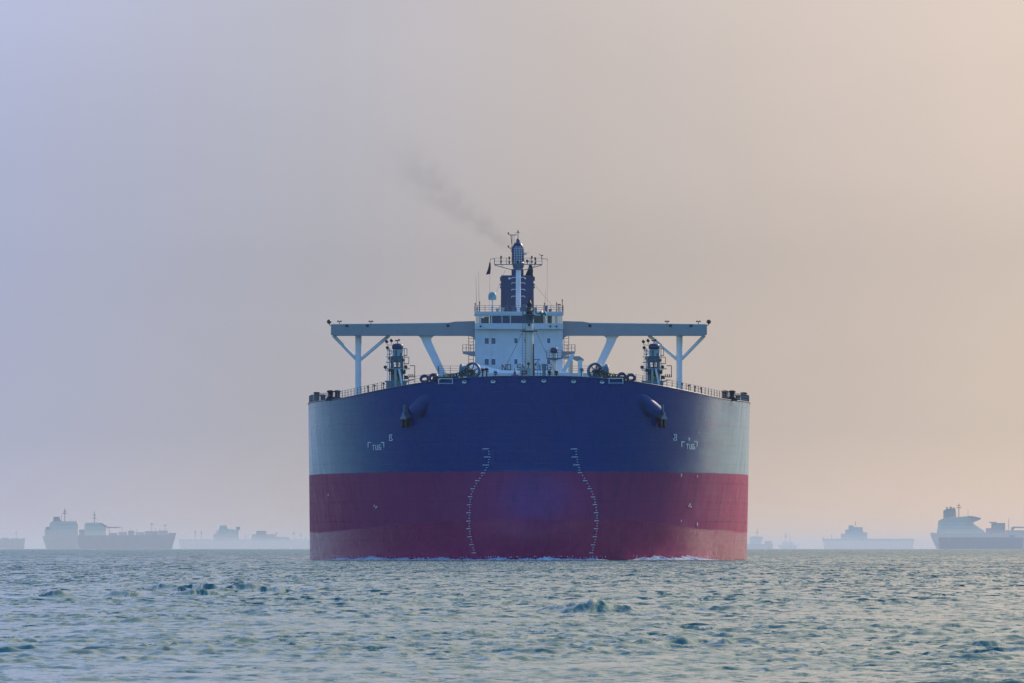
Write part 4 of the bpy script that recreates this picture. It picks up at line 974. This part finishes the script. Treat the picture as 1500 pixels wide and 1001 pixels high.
# ------------------------------------------------------------------ bow wave
rng = random.Random(11)
def foam_strip(pa, pb, hmax, seed):
    """broken crest of white water leaning on the hull between two photograph columns"""
    r = random.Random(seed); m = MB(); n_ = int((pb - pa) * 1.3); vs = []; prof_ = [(0, .0), (.25, .55), (.5, 1.), (.95, .75), (1.5, .25), (2.3, -.15)]
    hs = []
    for i in range(n_ + 1):
        t = i / n_; px = pa + (pb - pa) * t
        h = hmax * (.25 + .75 * abs(math.sin(t * 7.3 + seed) * math.sin(t * 17.1 + seed * 2)) ** .8) * math.sin(math.pi * min(1, max(0, t))) ** .45 * r.uniform(.75, 1.25)
        x, z = X_at(px, 820); nn = hull_n(x, .3); nn.z = 0; nn.normalize(); b_ = H(x, .3, -.2); b_.z = 0
        for o_, k_ in prof_: vs.append(b_ + nn * (o_ * (1.3 + .3 * math.sin(i * .7)) + r.uniform(-.1, .1)) + Vector((r.uniform(-.05, .05), 0, -.12 + h * k_ * r.uniform(.8, 1.2) + .1 * (k_ > 0))))
    w_ = len(prof_)
    m.add(vs, [(i * w_ + j, i * w_ + j + 1, (i + 1) * w_ + j + 1, (i + 1) * w_ + j) for i in range(n_) for j in range(w_ - 1)], True)
    # flecks of spray
    for _ in range(int((pb - pa) * .35)):
        px = r.uniform(pa + 4, pb - 4); x, z = X_at(px, 820); p = H(x, .3, r.uniform(.3, 2.)); p.z = r.uniform(.15, hmax * 1.15); m.ball(p, r.uniform(.03, .08), 5)
    return m
parts = MB()
for pa, pb, hh, sd_ in ((492, 612, .50, 1), (606, 700, .40, 4), (700, 880, .48, 7), (915, 1040, .58, 9)):
    q = foam_strip(pa, pb, hh, sd_); parts.add(q.v, q.f, True)
bw = parts.build('bow_wave', M['foam']); bw.location = (BOW_X, 0, 0); bw.rotation_euler = (0, 0, YAW)
tag(bw, 'thin broken white bow wave along the waterline of the big red hull', 'bow wave', kind='stuff')

# ------------------------------------------------------------------ far ships
M['far_blue'] = paint('far_blue_hull_paint', (.30, .27, .28), .6, .15, scale=.05)  # pale paints carry part of the far ships' haze fading
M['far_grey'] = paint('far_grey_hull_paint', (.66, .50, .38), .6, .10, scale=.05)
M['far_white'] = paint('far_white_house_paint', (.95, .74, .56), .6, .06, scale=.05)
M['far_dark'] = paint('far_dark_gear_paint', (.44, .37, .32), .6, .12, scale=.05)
class Far:
    """a ship lying broadside; photograph pixels are turned into metres once, at its own distance"""
    def __init__(s, name, label, cat, dist, px0, px1, top, hullm, stem_rake=4., stern_over=4., bow_up=1.5, stern_up=0., group='ships at anchor in the haze'):
        s.d = dist; s.k = dist / F; s.cx = (px0 + px1) / 2
        s.root = tag(empty(name, ((s.cx - 750) * s.k, dist - CAM_D, 0)), label, cat, group)
        s.beam = (px1 - px0) * s.k * .16; beam = s.beam; Lh = (px1 - px0) * s.k; zt = s.z(top)
        m = MB(); ns, nz = 26, 8; grid = []
        for i in range(ns + 1):
            t = i / ns; row = []
            zt_i = zt + (bow_up * s.k * max(0, (t - .88) / .12) ** 1.5 if stem_rake >= 0 else 0) + stern_up * s.k * max(0, (.08 - t) / .08)
            for j in range(nz + 1):
                f = j / nz; z = -2 + (zt_i + 2) * f
                x0 = -Lh / 2 + stern_over * s.k * (1 - f) ** 1.4; x1 = Lh / 2 - stem_rake * s.k * (1 - f)
                hb = beam / 2 * min(1., (max(0., 1 - t) / .18) ** .6 if t > .82 else 1.) * min(1., .55 + t / .12 * .45)
                row.append((x0 + (x1 - x0) * t, hb + .02, z))
            grid.append(row)
        vs = [(x, -h, z) for r in grid for x, h, z in r] + [(x, h, z) for r in grid for x, h, z in r]
        n1 = nz + 1; o2 = (ns + 1) * n1
        fs = [(i * n1 + j, (i + 1) * n1 + j, (i + 1) * n1 + j + 1, i * n1 + j + 1) for i in range(ns) for j in range(nz)]
        fs += [(o2 + f[3], o2 + f[2], o2 + f[1], o2 + f[0]) for f in fs]
        fs += [(i * n1 + nz, (i + 1) * n1 + nz, o2 + (i + 1) * n1 + nz, o2 + i * n1 + nz) for i in range(ns)]
        fs += [(j, j + 1, o2 + j + 1, o2 + j) for j in range(nz)] + [(ns * n1 + j + 1, ns * n1 + j, o2 + ns * n1 + j, o2 + ns * n1 + j + 1) for j in range(nz)]
        m.add(vs, fs); m.build('hull', hullm, s.root)
    def z(s, py): return CAM_H + (HORIZ - py) * s.k
    def x(s, px): return (px - s.cx) * s.k
    def block(s, name, pts, mat, depth=.7, parent=None):
        m = MB(); d = s.beam * depth
        m.prism([(s.x(a), -d / 2, s.z(b)) for a, b in pts], (0, d, 0)); return m.build(name, mat, parent or s.root)
    def boxp(s, name, x0, y0, x1, y1, mat, depth=.7, parent=None):
        return s.block(name, [(x0, y0), (x1, y0), (x1, y1), (x0, y1)], mat, depth, parent)
    def mast(s, name, px, top, bottom, mat, wpx=.7, arms=(), parent=None):
        m = MB(); r = wpx * s.k / 2; m.cyl((s.x(px), 0, s.z(bottom)), (s.x(px), 0, s.z(top)), r, r * .6, 8)
        for py, wd_ in arms: m.cyl((s.x(px - wd_), 0, s.z(py)), (s.x(px + wd_), 0, s.z(py)), r * .8, n=6)
        return m.build(name, mat, parent or s.root)
    def windows(s, x0, x1, y, n_, parent, depth):
        m = MB(); d = s.beam * depth / 2
        for i in range(n_):
            a = x0 + (x1 - x0) * (i + .2) / n_; b = x0 + (x1 - x0) * (i + .75) / n_
            m.box((s.x(a), -d - .15, s.z(y + .55)), (s.x(b), -d - .02, s.z(y - .45)))
        m.build('window_row', M['far_grey'], parent)
W_, G_, D_, Bl = M['far_white'], M['far_grey'], M['far_dark'], M['far_blue']
# two tankers lying one behind the other on the left
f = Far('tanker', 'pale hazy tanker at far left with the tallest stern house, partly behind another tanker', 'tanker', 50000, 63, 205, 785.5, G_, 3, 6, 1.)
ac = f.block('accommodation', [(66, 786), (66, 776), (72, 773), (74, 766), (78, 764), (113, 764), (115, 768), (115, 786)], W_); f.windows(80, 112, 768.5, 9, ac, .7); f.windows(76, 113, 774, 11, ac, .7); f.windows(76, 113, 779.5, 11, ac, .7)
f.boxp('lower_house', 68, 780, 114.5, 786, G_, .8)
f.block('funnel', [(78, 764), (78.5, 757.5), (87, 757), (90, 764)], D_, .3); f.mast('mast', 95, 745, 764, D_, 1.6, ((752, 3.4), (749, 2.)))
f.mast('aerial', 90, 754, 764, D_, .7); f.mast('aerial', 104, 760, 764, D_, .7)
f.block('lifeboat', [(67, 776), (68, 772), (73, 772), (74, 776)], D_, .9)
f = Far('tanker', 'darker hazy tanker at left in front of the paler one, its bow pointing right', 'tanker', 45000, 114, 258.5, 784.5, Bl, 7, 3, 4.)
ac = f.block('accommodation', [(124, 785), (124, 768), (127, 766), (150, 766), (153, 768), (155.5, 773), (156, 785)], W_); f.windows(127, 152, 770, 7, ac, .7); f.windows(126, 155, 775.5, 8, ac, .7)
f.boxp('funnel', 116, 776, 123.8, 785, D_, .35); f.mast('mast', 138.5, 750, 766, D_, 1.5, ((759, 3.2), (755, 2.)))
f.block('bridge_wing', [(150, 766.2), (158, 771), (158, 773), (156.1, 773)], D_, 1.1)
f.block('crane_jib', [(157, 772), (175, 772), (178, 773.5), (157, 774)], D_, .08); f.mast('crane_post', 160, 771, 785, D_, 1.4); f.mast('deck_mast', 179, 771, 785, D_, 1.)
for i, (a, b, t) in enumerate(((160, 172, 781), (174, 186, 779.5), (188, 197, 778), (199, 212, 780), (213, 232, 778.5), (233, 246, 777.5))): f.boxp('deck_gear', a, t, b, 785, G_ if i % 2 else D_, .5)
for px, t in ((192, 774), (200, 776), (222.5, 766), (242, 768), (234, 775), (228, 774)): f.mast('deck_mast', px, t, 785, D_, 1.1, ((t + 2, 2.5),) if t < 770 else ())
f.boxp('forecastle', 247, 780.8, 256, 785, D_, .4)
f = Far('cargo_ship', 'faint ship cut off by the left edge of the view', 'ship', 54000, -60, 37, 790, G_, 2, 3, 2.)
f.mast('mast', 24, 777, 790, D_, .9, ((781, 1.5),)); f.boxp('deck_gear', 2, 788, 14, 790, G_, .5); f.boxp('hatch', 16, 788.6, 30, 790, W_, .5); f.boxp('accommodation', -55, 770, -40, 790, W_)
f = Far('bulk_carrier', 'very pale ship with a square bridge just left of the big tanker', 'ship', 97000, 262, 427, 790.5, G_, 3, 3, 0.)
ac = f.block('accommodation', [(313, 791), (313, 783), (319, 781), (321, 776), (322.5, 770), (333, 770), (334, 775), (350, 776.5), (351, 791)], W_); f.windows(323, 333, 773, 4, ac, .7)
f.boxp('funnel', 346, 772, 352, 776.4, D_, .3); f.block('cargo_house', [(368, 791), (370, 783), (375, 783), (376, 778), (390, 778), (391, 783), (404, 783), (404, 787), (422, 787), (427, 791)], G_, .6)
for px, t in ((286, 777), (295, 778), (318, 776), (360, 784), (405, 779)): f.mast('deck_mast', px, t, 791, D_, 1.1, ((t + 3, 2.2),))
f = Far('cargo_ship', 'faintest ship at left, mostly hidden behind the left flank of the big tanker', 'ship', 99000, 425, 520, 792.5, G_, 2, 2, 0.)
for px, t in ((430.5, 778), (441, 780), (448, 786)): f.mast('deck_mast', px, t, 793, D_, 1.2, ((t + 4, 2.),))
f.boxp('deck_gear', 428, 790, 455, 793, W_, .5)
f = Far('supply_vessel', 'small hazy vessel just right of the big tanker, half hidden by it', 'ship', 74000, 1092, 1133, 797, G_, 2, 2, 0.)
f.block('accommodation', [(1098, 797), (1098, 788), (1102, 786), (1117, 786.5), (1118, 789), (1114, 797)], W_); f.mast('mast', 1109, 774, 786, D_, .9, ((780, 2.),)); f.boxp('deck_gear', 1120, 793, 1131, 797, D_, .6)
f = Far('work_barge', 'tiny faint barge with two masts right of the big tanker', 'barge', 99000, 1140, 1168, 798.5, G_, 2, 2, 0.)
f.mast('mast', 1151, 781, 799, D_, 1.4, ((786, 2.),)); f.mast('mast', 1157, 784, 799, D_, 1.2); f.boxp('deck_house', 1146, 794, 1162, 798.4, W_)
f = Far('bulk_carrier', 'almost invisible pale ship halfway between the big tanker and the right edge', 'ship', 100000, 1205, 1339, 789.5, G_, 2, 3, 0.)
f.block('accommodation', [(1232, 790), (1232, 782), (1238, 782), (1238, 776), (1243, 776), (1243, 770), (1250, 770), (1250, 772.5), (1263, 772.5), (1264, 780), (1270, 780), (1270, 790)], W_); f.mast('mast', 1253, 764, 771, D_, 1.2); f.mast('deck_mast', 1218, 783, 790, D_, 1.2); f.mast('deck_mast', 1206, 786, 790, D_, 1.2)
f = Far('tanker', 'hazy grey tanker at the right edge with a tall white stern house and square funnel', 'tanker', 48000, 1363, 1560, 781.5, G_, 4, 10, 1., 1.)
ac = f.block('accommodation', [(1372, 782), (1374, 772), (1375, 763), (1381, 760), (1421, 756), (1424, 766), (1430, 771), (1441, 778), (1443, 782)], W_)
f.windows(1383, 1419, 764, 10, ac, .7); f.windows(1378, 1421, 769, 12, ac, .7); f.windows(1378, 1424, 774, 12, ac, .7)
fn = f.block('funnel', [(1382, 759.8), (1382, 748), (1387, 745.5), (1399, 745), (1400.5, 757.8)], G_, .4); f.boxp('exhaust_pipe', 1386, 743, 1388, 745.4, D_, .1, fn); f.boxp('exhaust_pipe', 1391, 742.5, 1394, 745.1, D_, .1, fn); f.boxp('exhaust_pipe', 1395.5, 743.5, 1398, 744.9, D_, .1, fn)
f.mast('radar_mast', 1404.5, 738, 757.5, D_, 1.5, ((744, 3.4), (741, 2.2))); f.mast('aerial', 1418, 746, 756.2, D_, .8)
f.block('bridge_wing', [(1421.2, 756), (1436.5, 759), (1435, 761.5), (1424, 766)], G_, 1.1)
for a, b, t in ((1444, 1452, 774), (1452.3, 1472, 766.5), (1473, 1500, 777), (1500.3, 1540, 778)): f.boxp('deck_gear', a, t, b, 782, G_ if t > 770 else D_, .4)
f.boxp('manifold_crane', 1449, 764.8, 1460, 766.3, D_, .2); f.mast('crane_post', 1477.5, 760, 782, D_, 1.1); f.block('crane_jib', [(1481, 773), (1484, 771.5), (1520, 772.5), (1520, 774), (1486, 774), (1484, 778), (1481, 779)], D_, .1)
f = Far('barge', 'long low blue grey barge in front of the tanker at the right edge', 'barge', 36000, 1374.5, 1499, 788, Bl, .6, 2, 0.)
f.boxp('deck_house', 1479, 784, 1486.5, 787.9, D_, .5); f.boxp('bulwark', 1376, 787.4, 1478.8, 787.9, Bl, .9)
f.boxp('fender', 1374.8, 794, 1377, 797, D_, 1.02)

# ------------------------------------------------------------------ funnel smoke and haze
sm_a, sm_b = P(776, 383, YU + 4), P(548, 205, YU + 14)
axis = sm_b - sm_a; Ls = axis.length
smk = MB(); smk.lathe([(.01, -.3), (1.6, 0), (3.0, Ls * .2), (4.6, Ls * .45), (6.6, Ls * .7), (7.6, Ls * .95), (3., Ls * 1.02), (.01, Ls * 1.03)], n=24)
k = NT('smoke_volume'); k.t.nodes.remove(k.p)
o = k.obj(); s = k.n('ShaderNodeSeparateXYZ'); k.set(s.inputs[0], o)
warp = k.noise(o, .22, 3.); warp2 = k.noise(k.scaled(o, (1, 1, 1), (31, 17, 5)), .22, 3.)
t = k.math('DIVIDE', s.outputs[2], Ls)
sp_ = k.math('MULTIPLY', t, 5.)
xx = k.math('ADD', s.outputs[0], k.math('MULTIPLY', k.math('SUBTRACT', warp, .5), sp_)); yy = k.math('ADD', s.outputs[1], k.math('MULTIPLY', k.math('SUBTRACT', warp2, .5), sp_))
rad = k.math('SQRT', k.math('ADD', k.math('MULTIPLY', xx, xx), k.math('MULTIPLY', yy, yy)))
wd_ = k.math('ADD', .9, k.math('MULTIPLY', t, 6.0))
body = k.range(k.math('DIVIDE', rad, wd_), 1., .1)
dens = k.math('MULTIPLY', body, k.range(k.noise(o, .35, 4., .55), .25, .78))
dens = k.math('MULTIPLY', dens, k.math('MULTIPLY', k.range(t, .02, .12), k.range(t, 1., .62)))
dens = k.math('MULTIPLY', dens, k.math('DIVIDE', .26, wd_))
pv = k.n('ShaderNodeVolumePrincipled'); pv.inputs['Color'].default_value = (.22, .22, .24, 1); k.set(pv.inputs['Density'], dens)
k.t.links.new(pv.outputs[0], k.out.inputs['Volume'])
so = smk.build('funnel_smoke', k.m); so.location = Vector((BOW_X, 0, 0)) + Matrix.Rotation(YAW, 3, 'Z') @ sm_a
so.rotation_euler = (Matrix.Rotation(YAW, 3, 'Z') @ axis).to_track_quat('Z', 'Y').to_euler()
tag(so, 'thin grey exhaust smoke drifting up to the left from the funnel', 'smoke', kind='stuff')

hz = MB(); hz.box((-10500, -7800, -3.6), (12500, 101500, 74))
k = NT('haze_volume'); k.t.nodes.remove(k.p)
pv = k.n('ShaderNodeVolumePrincipled'); pv.inputs['Color'].default_value = (.90, .905, .93, 1); pv.inputs['Density'].default_value = 1.9e-5; pv.inputs['Anisotropy'].default_value = .1
k.t.links.new(pv.outputs[0], k.out.inputs['Volume'])
tag(hz.build('haze', k.m), 'pale haze over the sea', 'haze', kind='stuff')
